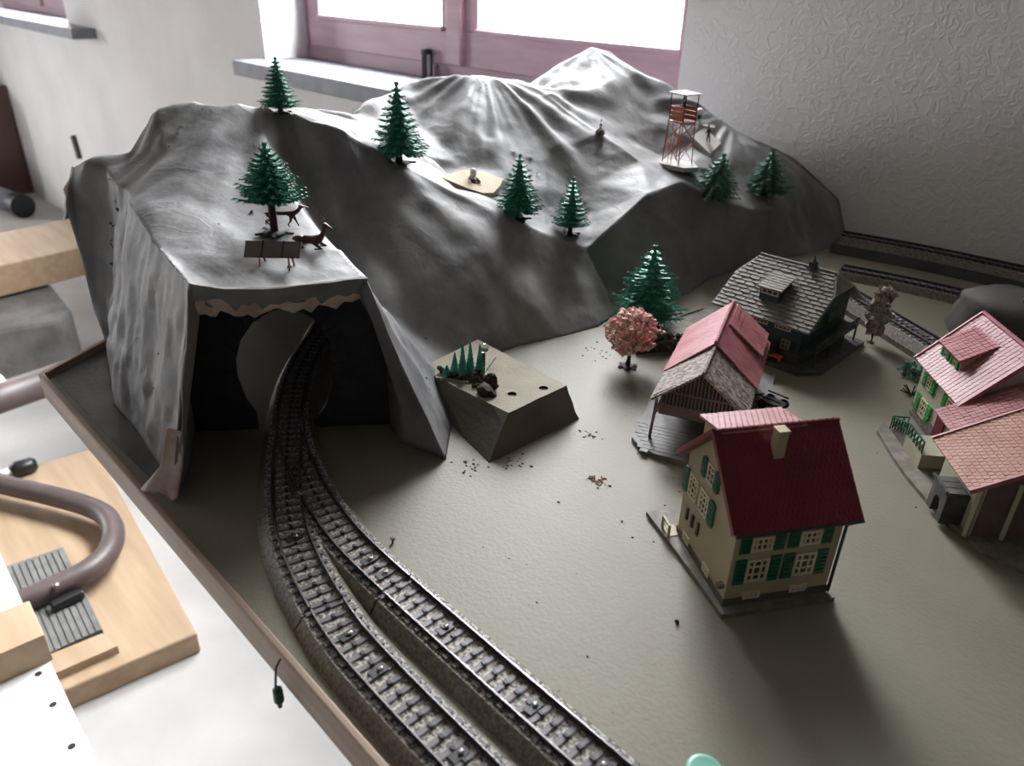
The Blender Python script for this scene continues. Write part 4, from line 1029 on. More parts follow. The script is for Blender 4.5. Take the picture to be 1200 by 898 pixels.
def spruce(px, py, pytop, kind, label, tilt=(0, 0), wide=1.0, onboard=False, group='plastic spruces', rz=0.0):
    q = P(px, py, 0) if onboard else hit(px, py)
    H = zat(q.x, q.y, pytop)-q.z
    t = thing('spruce_tree', q-UP*0.0005, label, 'tree', group); t.rotation_euler = (tilt[0], tilt[1], rz)
    for nm, me_ in zip(('crown', 'trunk', 'base'), protos[kind]):
        o = bpy.data.objects.new(nm, me_); o.parent = t; o.scale = (H*wide, H*wide, H); COL.objects.link(o)
    return t
spruce(329, 131, 66, 0, 'green plastic spruce on the crest above the tunnel hill, in front of the window sill')
spruce(468, 190, 95, 0, 'largest bluish green spruce on the lit ridge, left of the plywood plate', wide=.95, rz=.7)
spruce(322, 272, 166, 3, 'green spruce on the tunnel plateau with a brown deer behind its trunk', rz=.4)
spruce(607, 256, 180, 0, 'dark green broad spruce on the ridge just right of the plywood plate', wide=.95, rz=1.9)
spruce(668, 274, 207, 1, 'thin green spruce leaning slightly at the bottom of the valley notch', rz=2.2, wide=.9)
spruce(757, 383, 287, 1, 'bright green spruce standing on the board behind the pink blossom tree', onboard=True, wide=1.15, rz=1.1)
spruce(836, 228, 178, 2, 'tilted bushy spruce below the watch tower', rz=.5, tilt=(0.1, .12))
spruce(897, 226, 174, 2, 'wide dusty spruce with grey dust, on the slope next to the stucco wall', rz=2.5)

def foam_tree(q, H, R, crown_m, label, trunk_h, n, flat=.62, name='blossom_tree', seed=4, jit=.28, tall=False, bs=1.0):
    random.seed(seed)
    t = thing(name, q, label, 'tree')
    m = MB().tube([q, q+Vector((R*.04, 0, H*trunk_h*.6)), q+Vector((-R*.02, 0, H*(trunk_h+.15)))], [R*.10, R*.07, R*.05], 8)
    for k in range(5):
        a = k*1.26; m.tube([q+UP*(H*trunk_h*.7), q+Vector((math.cos(a)*R*.5, math.sin(a)*R*.5, H*(trunk_h+.25)))], [R*.05, R*.02], 6)
    m.build('trunk', M['trunk'], t)
    b = MB().blob(q+UP*.001, R*.28, 1, .2, (1, 1, .25))
    for k in range(6): a = k*1.05; b.blob(q+Vector((math.cos(a)*R*.3, math.sin(a)*R*.3, .0008)), R*.11, 1, .3, (1, 1, .4))
    b.build('base', M['trunk'], t)
    c = MB(); cz = q.z+H*(trunk_h+(1-trunk_h)*.5); hh = H*(1-trunk_h)*.5
    for k in range(n):
        a = random.uniform(0, 6.283); f = random.random()**.5; e = random.uniform(-1, 1)
        prof = math.sqrt(max(.05, 1-e*e*.8)) if not tall else (0.55+.45*math.sqrt(max(0, 1-e*e)))
        lump = 1+.35*math.sin(a*3+e*5)*math.cos(e*3)
        p = Vector((q.x+math.cos(a)*R*f*prof*lump, q.y+math.sin(a)*R*f*prof*lump, cz+e*hh*.92))
        c.blob(p, R*random.uniform(.085, .15)*bs, 1, jit)
    c.build('crown', crown_m, t)
    return t
q = P(735, 430, 0)
foam_tree(q, zat(q.x, q.y, 364)-0, .0235, M['pink'], 'small pink blossom tree on the open board in front of the green spruce', .30, 520, bs=.72, jit=.5)
q = P(1020, 402, 0)
foam_tree(q, zat(q.x, q.y, 336), .0105, M['beige_foam'], 'narrow dusty beige tree beside the grey raised track', .14, 150, name='dusty_tree', seed=8, tall=True, bs=2.3, jit=.5)
# teal bushes behind the farmhouse corner
q = P(1068, 442, 0); t = thing('teal_bush', q, 'pale teal bush at the corner of the faded red roof farmhouse', 'bush')
m = MB()
for k in range(46): m.blob(q+Vector((random.uniform(-.010, .012), random.uniform(-.006, .008), random.uniform(.001, .013))), random.uniform(.0016, .003), 1, .35)
m.build('foliage', M['teal_foam'], t)
q = P(1068, 463, 0); t = thing('dark_weed', q, 'dark scraggly weed on the board below the teal bush', 'bush')
m = MB()
for k in range(26): m.bar(q, q+Vector((random.uniform(-.010, .008), random.uniform(-.007, .007), random.uniform(.001, .008))), .0007)
m.build('stems', M['moss'], t)
# dark hedge box behind the blossom tree
q0, q1 = P(748, 418, 0), P(812, 412, 0)
hx_ = (q1-q0).normalized(); hy_ = Vector((-hx_.y, hx_.x, 0))
t = thing('hedge_planter', q0, 'low dark planter with black hedge beside the pink blossom tree', 'planter')
HB = lambda x, y, z: q0+hx_*x+hy_*y+UP*z; ln = (q1-q0).length
MB().box(0, .004, 0, ln, .020, .007, HB).build('planter_box', M['dark_stone'], t)
m = MB()
for k in range(60): m.blob(HB(random.uniform(.002, ln-.002), random.uniform(-.002, .019), random.uniform(.004, .011)), random.uniform(.0018, .0032), 1, .35)
m.build('hedge', M['moss'], t)
q0, q1 = P(776, 377, 0), P(840, 372, 0)
MB().slab([P(776, 386, 0), P(820, 352, 0), P(880, 380, 0), P(806, 405, 0)], UP*.0025).build('paved_path', M['yard'], t) if False else None
t = thing('field_plate', P(800, 385, 0), 'thin grey brown plate on the board behind the planter', 'plate')
MB().slab([P(770, 390, 0), P(818, 364, 0), P(870, 372, 0), P(850, 395, 0), P(815, 407, 0)], UP*.003).build('plate', M['base_slab'], t)
MB().bar(P(776, 378, .004), P(824, 361, .004), .0012, .0012).build('pale_stick', M['grey_roof'], t)

# ------------------------------------------------------------------ sandy plinth with mini forest
T1 = [P(492, 431, .018), P(597, 512-12, .024), P(662, 460, .024), P(590, 405-6, .020)]
B1 = [P(510, 460, 0), P(572, 543, 0), P(680, 492, 0), P(640, 425, 0)]
pl = thing('sand_plinth', P(590, 500, 0), 'sanded block with two drilled holes and dark sides below the mountain face', 'plinth')
t0_, t1_, t2_, t3_ = P(491, 432, .022), P(596, 484, .026), P(664, 452, .026), P(560, 398, .024)
b0_, b1_, b2_, b3_ = P(500, 470, -.0), P(573, 543, 0), P(679, 491, 0), P(600, 440, 0)
def lerp4(a, b_, n): return [a.lerp(b_, i/n) for i in range(n)]
tr_ = lerp4(t0_, t1_, 6)+lerp4(t1_, t2_, 6)+lerp4(t2_, t3_, 6)+lerp4(t3_, t0_, 6)
br_ = lerp4(b0_, b1_, 6)+lerp4(b1_, b2_, 6)+lerp4(b2_, b3_, 6)+lerp4(b3_, b0_, 6)
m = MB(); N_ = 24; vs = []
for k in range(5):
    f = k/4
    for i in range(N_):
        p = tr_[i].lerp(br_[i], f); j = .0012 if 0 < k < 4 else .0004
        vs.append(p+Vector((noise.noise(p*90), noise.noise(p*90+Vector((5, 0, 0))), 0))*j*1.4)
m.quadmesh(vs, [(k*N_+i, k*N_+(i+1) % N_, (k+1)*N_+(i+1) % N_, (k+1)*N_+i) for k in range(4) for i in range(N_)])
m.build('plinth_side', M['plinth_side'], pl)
hA, hB_ = P(600, 462, .0255), P(637, 455, .0258)
m = MB(); bmh = bmesh.new()
loop_ = [Vector(p) for p in vs[:N_]]; cen_ = sum(loop_, Vector())/N_
bv_ = [bmh.verts.new(p) for p in loop_]; be = [bmh.edges.new((bv_[i], bv_[(i+1) % N_])) for i in range(N_)]
for hc in (hA, hB_):
    r_ = [bmh.verts.new(hc+Vector((math.cos(a)*.0036, math.sin(a)*.0036, 0))) for a in [2*math.pi*k/12 for k in range(12)]]
    be += [bmh.edges.new((r_[i], r_[(i+1) % 12])) for i in range(12)]
    MB().lathe([(.0035, -.010), (.0035, -.0015)], hc, 12).build('hole_shade', M['trunk'], pl)  # dark plug, its colour stands for the shade inside the bore
bmesh.ops.triangle_fill(bmh, use_beauty=True, edges=be)
me = bpy.data.meshes.new('plinth_top')
for v_ in bmh.verts: v_.co -= pl.location
bmh.to_mesh(me); bmh.free(); me.materials.append(M['sand']); o = bpy.data.objects.new('plinth_top', me); o.parent = pl; COL.objects.link(o)
# moss with tiny conifers, a stump and a glass ball
fz = .0245
base_pts = [(519, 437), (531, 440), (541, 443), (548, 438), (560, 442), (568, 446), (560, 452), (572, 455), (566, 462), (555, 445), (574, 447), (577, 452)]
t = thing('moss_clump', P(548, 447, fz), 'dark moss clump with pebbly front edge on the sanded block', 'moss')
m = MB()
for k in range(90):
    a = base_pts[k % len(base_pts)]; p = P(a[0]+random.uniform(-5, 5), a[1]+random.uniform(-3, 3), fz); m.blob(p+UP*random.uniform(-.001, .003), random.uniform(.0013, .0026), 1, .35)
m.build('moss', M['moss'], t)
m = MB()
for k in range(16): p = P(512+k*2.3, 443+k*.35+random.uniform(-1, 1), fz); m.blob(p, random.uniform(.0010, .0016), 1, .3)
m.build('pebble_edge', M['base_slab'], t, kind='stuff')
for (px, py, tp, lb) in ((533, 438, 413, 'tiny green conifer at the low end of the row on the moss clump'), (542, 441, 401, 'tiny pointed conifer, second in the row on the moss clump'), (551, 438, 400, 'tiny pointed conifer, third in the row, left of the glass ball'), (562, 438, 403, 'tiny green conifer at the end of the row, below the glass ball'), (524, 440, 428, 'lowest stubby green shoot at the front of the moss clump')):
    q = P(px, py, fz); H = zat(q.x, q.y, tp)-fz
    t = thing('mini_conifer', q, lb, 'tree', 'tiny conifers on the sanded block'); m = MB()
    for k in range(7):
        f = k/7; m.lathe([(.0046*(1-f*.85), H*(.08+f*.85)), (.0010*(1-f*.8), H*(.08+f*.85)+H*.2)], q, 7)
    m.lathe([(.0007, H*.85), (.0002, H*1.0)], q, 6)
    m.build('crown', M['spruce'], t)
    MB().lathe([(.0008, 0), (.0008, H*.15)], q, 6).build('trunk', M['trunk'], t)
q = P(568, 462, fz)
t = thing('tree_stump', q, 'dark brown stump lump at the edge of the moss clump', 'stump'); m = MB()
m.blob(q+UP*.003, .0075, 2, .12, (1, .8, .75)); m.blob(q+Vector((.006, .001, .002)), .0045, 1, .2, (1, 1, .7)); m.blob(q+Vector((-.004, .010, .005)), .006, 2, .15, (.8, .8, 1.4)); m.build('stump', M['trunk'], t)
q = P(567, 408, .046); c0 = P(575, 440, fz)
t = thing('glass_bulb', Vector((q.x, q.y, fz)), 'small clear glass ball bulb behind the tiny conifers', 'bulb')
gl = bpy.data.materials.new('clear_glass'); gl.use_nodes = True; gb = gl.node_tree.nodes['Principled BSDF']; gb.inputs['Transmission Weight'].default_value = .85; gb.inputs['Roughness'].default_value = .05; gb.inputs['Base Color'].default_value = (.85, .82, .82, 1)
MB().blob(q, .0040, 3).build('glass', gl, t, smooth=True)
MB().tube([Vector((q.x, q.y, fz)), q-UP*.003], .0013, 8).build('socket', M['dark_steel'], t)
t = thing('pale_twig', P(572, 430, fz), 'thin pale twig leaning over the moss clump', 'twig'); MB().bar(P(570, 434, fz), P(581, 419, fz+.006), .0008).build('twig', M['grey_roof'], t)

# ------------------------------------------------------------------ figures on the mountain
def skin_body(name, nodes, edges_, mat_, parent, label=None, sub=1):
    me = bpy.data.meshes.new(name); me.from_pydata([n[0] for n in nodes], edges_, []); me.materials.append(mat_)
    o = bpy.data.objects.new(name, me); COL.objects.link(o); o.parent = parent
    s = o.modifiers.new('skin', 'SKIN'); s.use_smooth_shade = True
    for d, n in zip(me.skin_vertices[0].data, nodes): d.radius = (n[1], n[1])
    me.skin_vertices[0].data[0].use_root = True
    sd = o.modifiers.new('sub', 'SUBSURF'); sd.levels = sub; sd.render_levels = sub
    return o
def deer(t, S, lying=False, antlers=False, mat_=None):
    # local: nose towards +x, metres for a body length of 1, scaled by S
    mat_ = mat_ or M['deer']
    hz_ = .22 if lying else .78
    nd = [((0, 0, hz_), .13), ((.28, 0, hz_+.02), .14), ((-.28, 0, hz_+.02), .12), ((-.42, 0, hz_+.01), .08), ((-.50, 0, hz_-.04), .03),
          ((.42, 0, hz_+.12), .09), ((.52, 0, hz_+.33), .06), ((.56, 0, hz_+.46), .062), ((.68, 0, hz_+.42), .040), ((.78, 0, hz_+.37), .025),
          ((.53, .05, hz_+.54), .018), ((.50, .09, hz_+.62), .008), ((.53, -.05, hz_+.54), .018), ((.50, -.09, hz_+.62), .008)]
    ed = [(0, 1), (0, 2), (2, 3), (3, 4), (1, 5), (5, 6), (6, 7), (7, 8), (8, 9), (7, 10), (10, 11), (7, 12), (12, 13)]
    def leg(att, chain):
        i = att
        for p, r in chain: nd.append((p, r)); ed.append((i, len(nd)-1)); i = len(nd)-1
    for s in (-1, 1):
        if lying:
            leg(1, [((.30, s*.12, .12), .05), ((.48, s*.14, .05), .03), ((.34, s*.16, .03), .02), ((.24, s*.16, .02), .02)])
            leg(2, [((-.22, s*.14, .12), .07), ((-.05, s*.18, .05), .035), ((-.22, s*.18, .03), .022), ((-.08, s*.19, .02), .02)])
        else:
            k = .10*s
            leg(1, [((.28, s*.09, .62), .06), ((.29+k*.4, s*.09, .38), .032), ((.27+k, s*.09, .18), .020), ((.30+k, s*.09, .02), .020)])
            leg(3, [((-.34, s*.09, .64), .075), ((-.28-k*.3, s*.09, .46), .042), ((-.46-k*.5, s*.09, .28), .022), ((-.42-k, s*.09, .02), .020)])
    nd = [((p[0]*S, p[1]*S, p[2]*S), r*S) for p, r in nd]
    skin_body('body', nd, ed, mat_, t)
    if antlers:
        m = MB(); z = hz_+.52
        for s in (-1, 1):
            pts_ = [Vector((.54, s*.03, z)), Vector((.46, s*.14, z+.14)), Vector((.50, s*.20, z+.28)), Vector((.60, s*.18, z+.38))]
            m.tube([p*S for p in pts_], [.018*S, .014*S, .012*S, .006*S], 6)
            for a, b_ in ((pts_[0].lerp(pts_[1], .3), Vector((.66, s*.10, z+.12))), (pts_[1], Vector((.60, s*.18, z+.20))), (pts_[2], Vector((.42, s*.26, z+.36)))): m.tube([a*S, b_*S], [.012*S, .005*S], 6)
        o = bpy.data.objects.new('antlers', m.mesh('antlers', M['deer'])); o.parent = t; COL.objects.link(o)
q = hit(322, 268); S = .0195
t = thing('standing_deer', q+Vector((.002, .006, 0)), 'brown deer standing behind the trunk of the spruce on the tunnel plateau', 'deer', None); t.location.z = top(t.location.x, t.location.y); t.rotation_euler = (0, -.05, .62); t.scale = (1.4, 1, .62)
deer(t, S)
q = hit(362, 289); t = thing('lying_stag', q, 'glossy brown stag lying down, antlers up, beside the hay rack', 'deer'); t.rotation_euler = (0, 0, .55); t.location -= UP*.0005
deer(t, .0245, True, True)
q = hit(703, 158)
t = thing('boulder', q, 'small grey boulder on the crest between the two valleys', 'rock'); MB().blob(q+UP*.003, .0055, 2, .12, (1, 1, .9)).build('rock', M['stone'], t)
t = thing('chamois', q+UP*.0065, 'tiny dark chamois standing on the grey boulder', 'chamois'); t.rotation_euler = (0, 0, 2.2)
deer(t, .0078, mat_=M['dark_steel'])
# hay rack
q = hit(322, 312); rx = Vector((.80, .60, 0)).normalized(); rx = ((P(346, 285, .14)-P(296, 284, .14))).normalized(); ry = Vector((-rx.y, rx.x, 0))
t = thing('feeding_rack', q, 'small brown roofed feeding rack on orange legs at the plateau edge', 'feeding rack')
HR = lambda x, y, z: q+rx*x+ry*y+UP*z
hwid = .0175; m = MB(); m.slab([HR(-hwid, -.0045, .0070), HR(hwid, -.0045, .0070), HR(hwid*1.02, .0042, .0145), HR(-hwid*1.02, .0042, .0145)], Vector((0, 0, .0009))).build('rack_roof', M['plank_brown'], t)
m = MB(); m.slab([HR(-hwid, .0042, .0145), HR(hwid, .0042, .0145), HR(hwid, .0085, .0105), HR(-hwid, .0085, .0105)], UP*.0009).build('rack_roof', M['plank_brown'], t)
m = MB()
for x in (-.0065, .0065): m.bar(HR(x, -.0048, .0078), HR(x, .0042, .0155), .0009)
m.build('batten', M['trunk'], t)
for x in (-.0085, .0100):
    for y in (-.003, .006):
        p = HR(x+(.001 if y > 0 else 0), y, 0); zt_ = top(p.x, p.y)
        MB().bar(Vector((p.x, p.y, min(zt_, q.z+.004))), HR(x, y*.7, .0095), .0010).build('leg', M['red_metal'], t)
MB().lathe([(.0014, 0), (.0012, .0010), (.0003, .0014)], hit(339, 313), 8).build('foot_knob', M['black_rubber'], t)
# watch tower
q = hit(793, 192); zt = zat(q.x, q.y, 107); tu = Vector((1, -.15, 0)).normalized(); tv = Vector((-tu.y, tu.x, 0)); Ht = zt-q.z
pad = thing('tower_pad', q, 'pale flat pad under the orange watch tower', 'plate')
MB().slab([q+tu*x+tv*y-UP*.004 for x, y in ((-.024, -.012), (-.004, -.020), (.024, -.014), (.030, .004), (.010, .018), (-.016, .014))], UP*.0052).build('pad', mat('pale_pad', (.34, .33, .31), .7), pad)
q = q+UP*.0012; Ht = zt-q.z
WT = lambda x, y, z: q+tu*x+tv*y+UP*z
t = thing('watch_tower', q, 'orange red lattice watch tower with a thin roof on the pale pad', 'watch tower')
a_ = .0112
for sx in (-1, 1):
    for sy in (-1, 1):
        MB().bar(WT(sx*a_*1.15, sy*a_, 0), WT(sx*a_*.95, sy*a_*.9, Ht*.60), .0010).build('leg', M['red_metal'], t)
        MB().bar(WT(sx*a_*.98, sy*a_*.9, Ht*.60), WT(sx*a_*1.0, sy*a_*.9, Ht*.97), .0008).build('roof_post', M['trunk'], t)
m = MB()
for sy in (-1, 1):
    for (z0, z1) in ((0.05, .32), (.32, .58)):
        m.bar(WT(-a_, sy*a_*.95, Ht*z0), WT(a_, sy*a_*.95, Ht*z1), .0007).bar(WT(a_, sy*a_*.95, Ht*z0), WT(-a_, sy*a_*.95, Ht*z1), .0007)
for sx in (-1, 1): m.bar(WT(sx*a_, -a_, Ht*.05), WT(sx*a_, a_, Ht*.32), .0007).bar(WT(sx*a_, a_, Ht*.32), WT(sx*a_, -a_, Ht*.58), .0007)
m.build('cross_brace', M['red_metal'], t)
m = MB(); m.bar(WT(-.003, -a_*1.15, 0), WT(-.003, -a_*.9, Ht*.62), .0006).bar(WT(.002, -a_*1.15, 0), WT(.002, -a_*.9, Ht*.62), .0006)
for k in range(9): z = Ht*.62*k/9; m.bar(WT(-.003, -a_*1.13, z), WT(.002, -a_*1.13, z), .0005)
m.build('ladder', M['red_metal'], t)
MB().slab([WT(-a_*1.1, -a_, Ht*.58), WT(a_*1.1, -a_, Ht*.58), WT(a_*1.1, a_, Ht*.58), WT(-a_*1.1, a_, Ht*.58)], UP*.0012).build('platform', M['red_metal'], t)
for k in range(3):
    z0 = Ht*(.61+k*.065); z1 = z0+Ht*.058
    for s in (-1, 1): MB().slab([WT(-a_, s*a_*.9, z0), WT(a_, s*a_*.9, z0), WT(a_, s*a_*.9, z1), WT(-a_, s*a_*.9, z1)], tv*.0006).build('parapet_board', M['red_metal'], t)
    MB().slab([WT(-a_, -a_*.9, z0), WT(-a_, a_*.9, z0), WT(-a_, a_*.9, z1), WT(-a_, -a_*.9, z1)], tu*.0006).build('parapet_board', M['red_metal'], t)
MB().slab([WT(-a_*1.2, -a_*1.2, Ht*.975), WT(a_*1.2, -a_*1.2, Ht*.965), WT(a_*1.2, a_*1.2, Ht*.965), WT(-a_*1.2, a_*1.2, Ht*.985)], UP*.0009).build('roof', M['plank_brown'], t)
def person(t, S, bend=0.0, label=None):
    nd = [((0, 0, .95), .11), ((0, 0, 1.15), .105), ((.01, 0, 1.38), .13), ((.015, 0, 1.53), .055), ((.02, 0, 1.64), .095), ((.03, 0, 1.74), .075)]
    ed = [(0, 1), (1, 2), (2, 3), (3, 4), (4, 5)]
    for s in (-1, 1):
        k = len(nd); nd += [((.0, s*.10, .86), .085), ((.05*s, s*.11, .48), .06), ((.08*s, s*.11, .10), .042), ((.08*s+.12, s*.12, .04), .035)]; ed += [(0, k), (k, k+1), (k+1, k+2), (k+2, k+3)]
        k = len(nd); nd += [((.0, s*.20, 1.40), .055), ((.06, s*.26, 1.14), .042), ((.26, s*.17, 1.10), .034), ((.33, s*.15, 1.13), .03)]; ed += [(2, k), (k, k+1), (k+1, k+2), (k+2, k+3)]
    skin_body('body', [((p[0]*S, p[1]*S, p[2]*S), r*S) for p, r in nd], ed, M['dark_steel'], t)
    m = MB().lathe([(.17*S, 0), (.17*S, .015*S), (.10*S, .03*S), (.09*S, .12*S), (.02*S, .13*S)], Vector((.025*S, 0, 1.73*S)), 12)
    o = bpy.data.objects.new('hat', m.mesh('hat', M['dark_steel'])); o.parent = t; COL.objects.link(o)
t = thing('person', WT(0, 0, Ht*.58+.0012), 'dark figure with a hat standing inside the watch tower', 'person'); t.rotation_euler = (0, 0, 3.6); person(t, (Ht*.36)/1.86)
# lamp box behind the tower, bulb and hiker
bx = PY(842, 138, .915); l0_ = P(812, 142, bx.z)
t = thing('lamp_box', Vector((bx.x, bx.y, bx.z-.01)), 'pale flat topped box with a slanted front on the ridge behind the tower', 'box')
pale = mat('pale_card', (.42, .41, .39), .7, (.5, .49, .46), 60)
pp_ = [hit(*a)+UP*.0035 for a in ((803, 146), (836, 153), (846, 142), (812, 136))]
t.location = sum(pp_, Vector())/4-UP*.01
MB().slab([p-UP*.011 for p in pp_], UP*.011).build('box', pale, t, bevel=.0004)
bq = (hit(819, 142) or bx)+UP*.0030; t = thing('white_bulb', bq, 'round frosted white bulb standing on the pale box behind the tower', 'bulb')
MB().lathe([(.0026, 0), (.0026, .005)], bq, 10).build('socket', M['dark_steel'], t); MB().blob(bq+UP*.0085, .0046, 3).build('globe', M['bulb'], t, smooth=True)
zz_ = hit(828, 178); 
t = thing('stone_step', zz_, 'pale slanted slab on the slope beneath the dark hiker', 'slab')
pz = zz_.z+.004; MB().slab([hit(*a)+UP*.0035-UP*.012 for a in ((810, 163), (832, 184), (845, 171), (825, 153))], UP*.012).build('slab', pale, t, bevel=.0004)
fq = hit(829, 174)+UP*.0035; t = thing('person', fq, 'dark figure hiking on the pale slab right of the tower', 'person'); t.rotation_euler = (0, .1, 3.0); person(t, (zat(fq.x, fq.y, 146)-fq.z)/1.86)

# ------------------------------------------------------------------ crumbs, mint lid, small debris
random.seed(11)
def crumb(name, px, py, r, n, label, m_='rust', spread=.004, cat='debris'):
    q = P(px, py, 0); t = thing(name, q, label, cat); m = MB()
    for k in range(n): m.blob(q+Vector((random.gauss(0, spread), random.gauss(0, spread*.8), r*.3)), random.uniform(.4, 1)*r, 1, .4, (1.3, 1, .5))
    m.build('crumb', M[m_], t, kind='stuff')
crumb('rust_flakes', 700, 564, .0011, 30, 'reddish brown flakes in a loose heap on the open board', spread=.0035)
crumb('rust_flakes', 692, 511, .0010, 16, 'faint brown flakes on the board right of the sanded block', spread=.004)
crumb('rust_flakes', 600, 540, .0011, 26, 'rusty crumbs along the foot of the sanded block', spread=.007)
crumb('dirt_crumbs', 545, 548, .0012, 14, 'dark dirt crumbs between the block and the mountain cheek', 'moss', .008)
crumb('dirt_crumbs', 700, 415, .0011, 18, 'dark dirt crumbs left of the pink blossom tree', 'moss', .014)
crumb('dirt_crumbs', 765, 590, .0010, 10, 'scattered specks on the open board left of the cream house', 'moss', .030)
crumb('dirt_crumbs', 640, 730, .0007, 10, 'scattered specks on the board right of the studded tracks', 'moss', .030)
crumb('dirt_crumbs', 1010, 560, .0007, 8, 'scattered specks on the board between the two tiled houses', 'moss', .028)
q = P(793, 730, 0); t = thing('dark_pebble', q, 'single dark crumb near the front corner of the cream house', 'debris'); MB().blob(q+UP*.0008, .0013, 1, .25).build('pebble', M['moss'], t)
q = P(460, 637, 0); t = thing('dry_mushroom', q, 'tiny brown mushroom shaped crumb beside the track edge', 'debris')
MB().bar(q, q+Vector((-.001, .001, .0020)), .0011).build('stalk', M['rust'], t); MB().blob(q+Vector((-.001, .001, .0024)), .0016, 1, .15, (1.2, 1, .45)).build('cap', M['rust'], t)
q = P(830, 902, 0); t = thing('mint_lid', q, 'round mint green plastic lid at the bottom of the photo', 'lid')
MB().lathe([(.0078, 0), (.0078, .0030), (.0070, .0040), (.0055, .0036), (.001, .0036)], q-Vector((0, .0035, 0)), 28).build('lid', M['mint'], t, smooth=True)

# ------------------------------------------------------------------ things on the floor to the left
def smooth3(l):
    z = l[0].z; return [Vector((p.x, p.y, z)) for p in smooth_line(l, 5)]
zt = ZF+.05
def quad_top(pts_px, z, th, mt, mb=None):
    pts_ = [P(*p, z) for p in pts_px]; return MB().slab([p-UP*th for p in pts_], UP*th)
cr = P(231, 742, zt); X1 = cr.x; Y1 = cr.y
t = thing('wooden_board', (X1-.4, Y1-.3, ZF), 'thick planed wooden board lying on the concrete floor under the bent tube', 'board')
nb_ = P(82, 806, zt)
fl_ = P(152, 598, zt)
MB().slab([cr-UP*.05, nb_-UP*.05, nb_+(nb_-cr)*.6-UP*.05, nb_+(nb_-cr)*.6+(fl_-cr)*1.7-UP*.05, cr+(fl_-cr)*1.7-UP*.05], UP*.05).build('plank', M['pine'], t, bevel=.004)
t = thing('wood_scrap', P(100, 775, zt), 'short flat wood strip on the thick board beside the ribbed mat', 'strip')
a, b_, c_, d__ = P(63, 790, zt+.018), P(138, 757, zt+.018), P(120, 742, zt+.018), P(50, 770, zt+.018)
MB().slab([p-UP*.018 for p in (a, b_, c_, d__)], UP*.018).build('strip', M['pine'], t, bevel=.001)
mz = zt+.022
mp = [P(12, 662, mz), P(74, 641, mz), P(120, 737, mz), P(57, 767, mz)]
t = thing('ribbed_mat', (mp[0]+mp[2])/2-UP*.022, 'grey ribbed rubber mat on the thick wooden board', 'mat')
ux_ = mp[1]-mp[0]; uy_ = mp[3]-mp[0]
mp[0] = mp[0]-ux_*.6; mp[3] = mp[3]-ux_*.6; ux_ = mp[1]-mp[0]
MB().slab([p-UP*.022 for p in mp], UP*.018).build('mat_base', M['grey_mat'], t, bevel=.001)
for k in range(13):
    a = mp[0]+ux_*(k/13+.008); b_ = mp[3]+(mp[2]-mp[3])*(k/13+.008); w_ = ux_*(1/13-.016)
    MB().slab([a-UP*.004, a+w_-UP*.004, b_+w_-UP*.004, b_-UP*.004], UP*.004).build('rib', M['grey_mat'], t)
tz = mz+.0225
line = [P(-60, 550, tz), P(0, 567, tz), P(55, 580, tz), P(98, 592, tz), P(123, 604, tz), P(133, 624, tz), P(126, 648, tz), P(104, 668, tz), P(70, 685, tz), P(30, 703, tz), P(-20, 722, tz), P(-90, 750, tz)]
t = thing('bent_tube', line[1], 'thick brown bent metal tube lying across the ribbed mat and the thick board', 'tube')
MB().tube(smooth3(line), .0225, 16).build('tube', M['brown_pipe'], t, smooth=True)
p_ = P(66, 686, tz+.02); MB().lathe([(.006, 0), (.006, .003), (.003, .005)], p_, 10).build('bolt', M['rail'], t)
MB().bar(P(60, 712, mz+.012), P(98, 694, mz+.012), .018).build('tube_pad', M['black_rubber'], t, bevel=.004)
hz_ = ZF+.068
t = thing('crank_handle', P(20, 553, ZF), 'black rubber grip with a white collar beside the bent tube', 'handle')
g0, g1 = P(14, 552, hz_), P(43, 543, hz_)
MB().tube([g0, g0.lerp(g1, .2), g0.lerp(g1, .8), g1], [.017, .020, .020, .012], 14).build('grip', M['black_rubber'], t, smooth=True)
MB().tube([P(-6, 558, hz_), g0], .010, 12).build('collar', M['white'], t, smooth=True); MB().tube([P(-80, 578, hz_), P(-6, 558, hz_)], .012, 10).build('rod', M['brown_pipe'], t)
pz_ = -.60
t = thing('stand_pipe', P(50, 440, ZF), 'thick brown pipe running behind the corner of the layout board', 'pipe')
p0, p1 = P(-260, 555, pz_), P(150, 415, pz_)
MB().tube([p0, p1], .036, 18).build('pipe', M['brown_pipe'], t, smooth=True)
p0 = P(-260, 555, pz_); MB().tube([Vector((p0.x, p0.y, ZF)), p0], .03, 12).build('pipe_leg', M['brown_pipe'], t); MB().tube([Vector((p1.x, p1.y, ZF)), p1], .03, 12).build('pipe_leg', M['brown_pipe'], t)
cq = P(0, 460, pz_); dr = (p1-p0).normalized()
MB().tube([cq-dr*.06, cq+dr*.012], .044, 18).build('pipe_collar', M['white'], t, smooth=True)
yl = mat('yellow_plastic', (.75, .50, .03), .4); MB().tube([cq-dr*.05+UP*.035, cq+dr*.005+UP*.035], .016, 10).build('yellow_tab', yl, t)
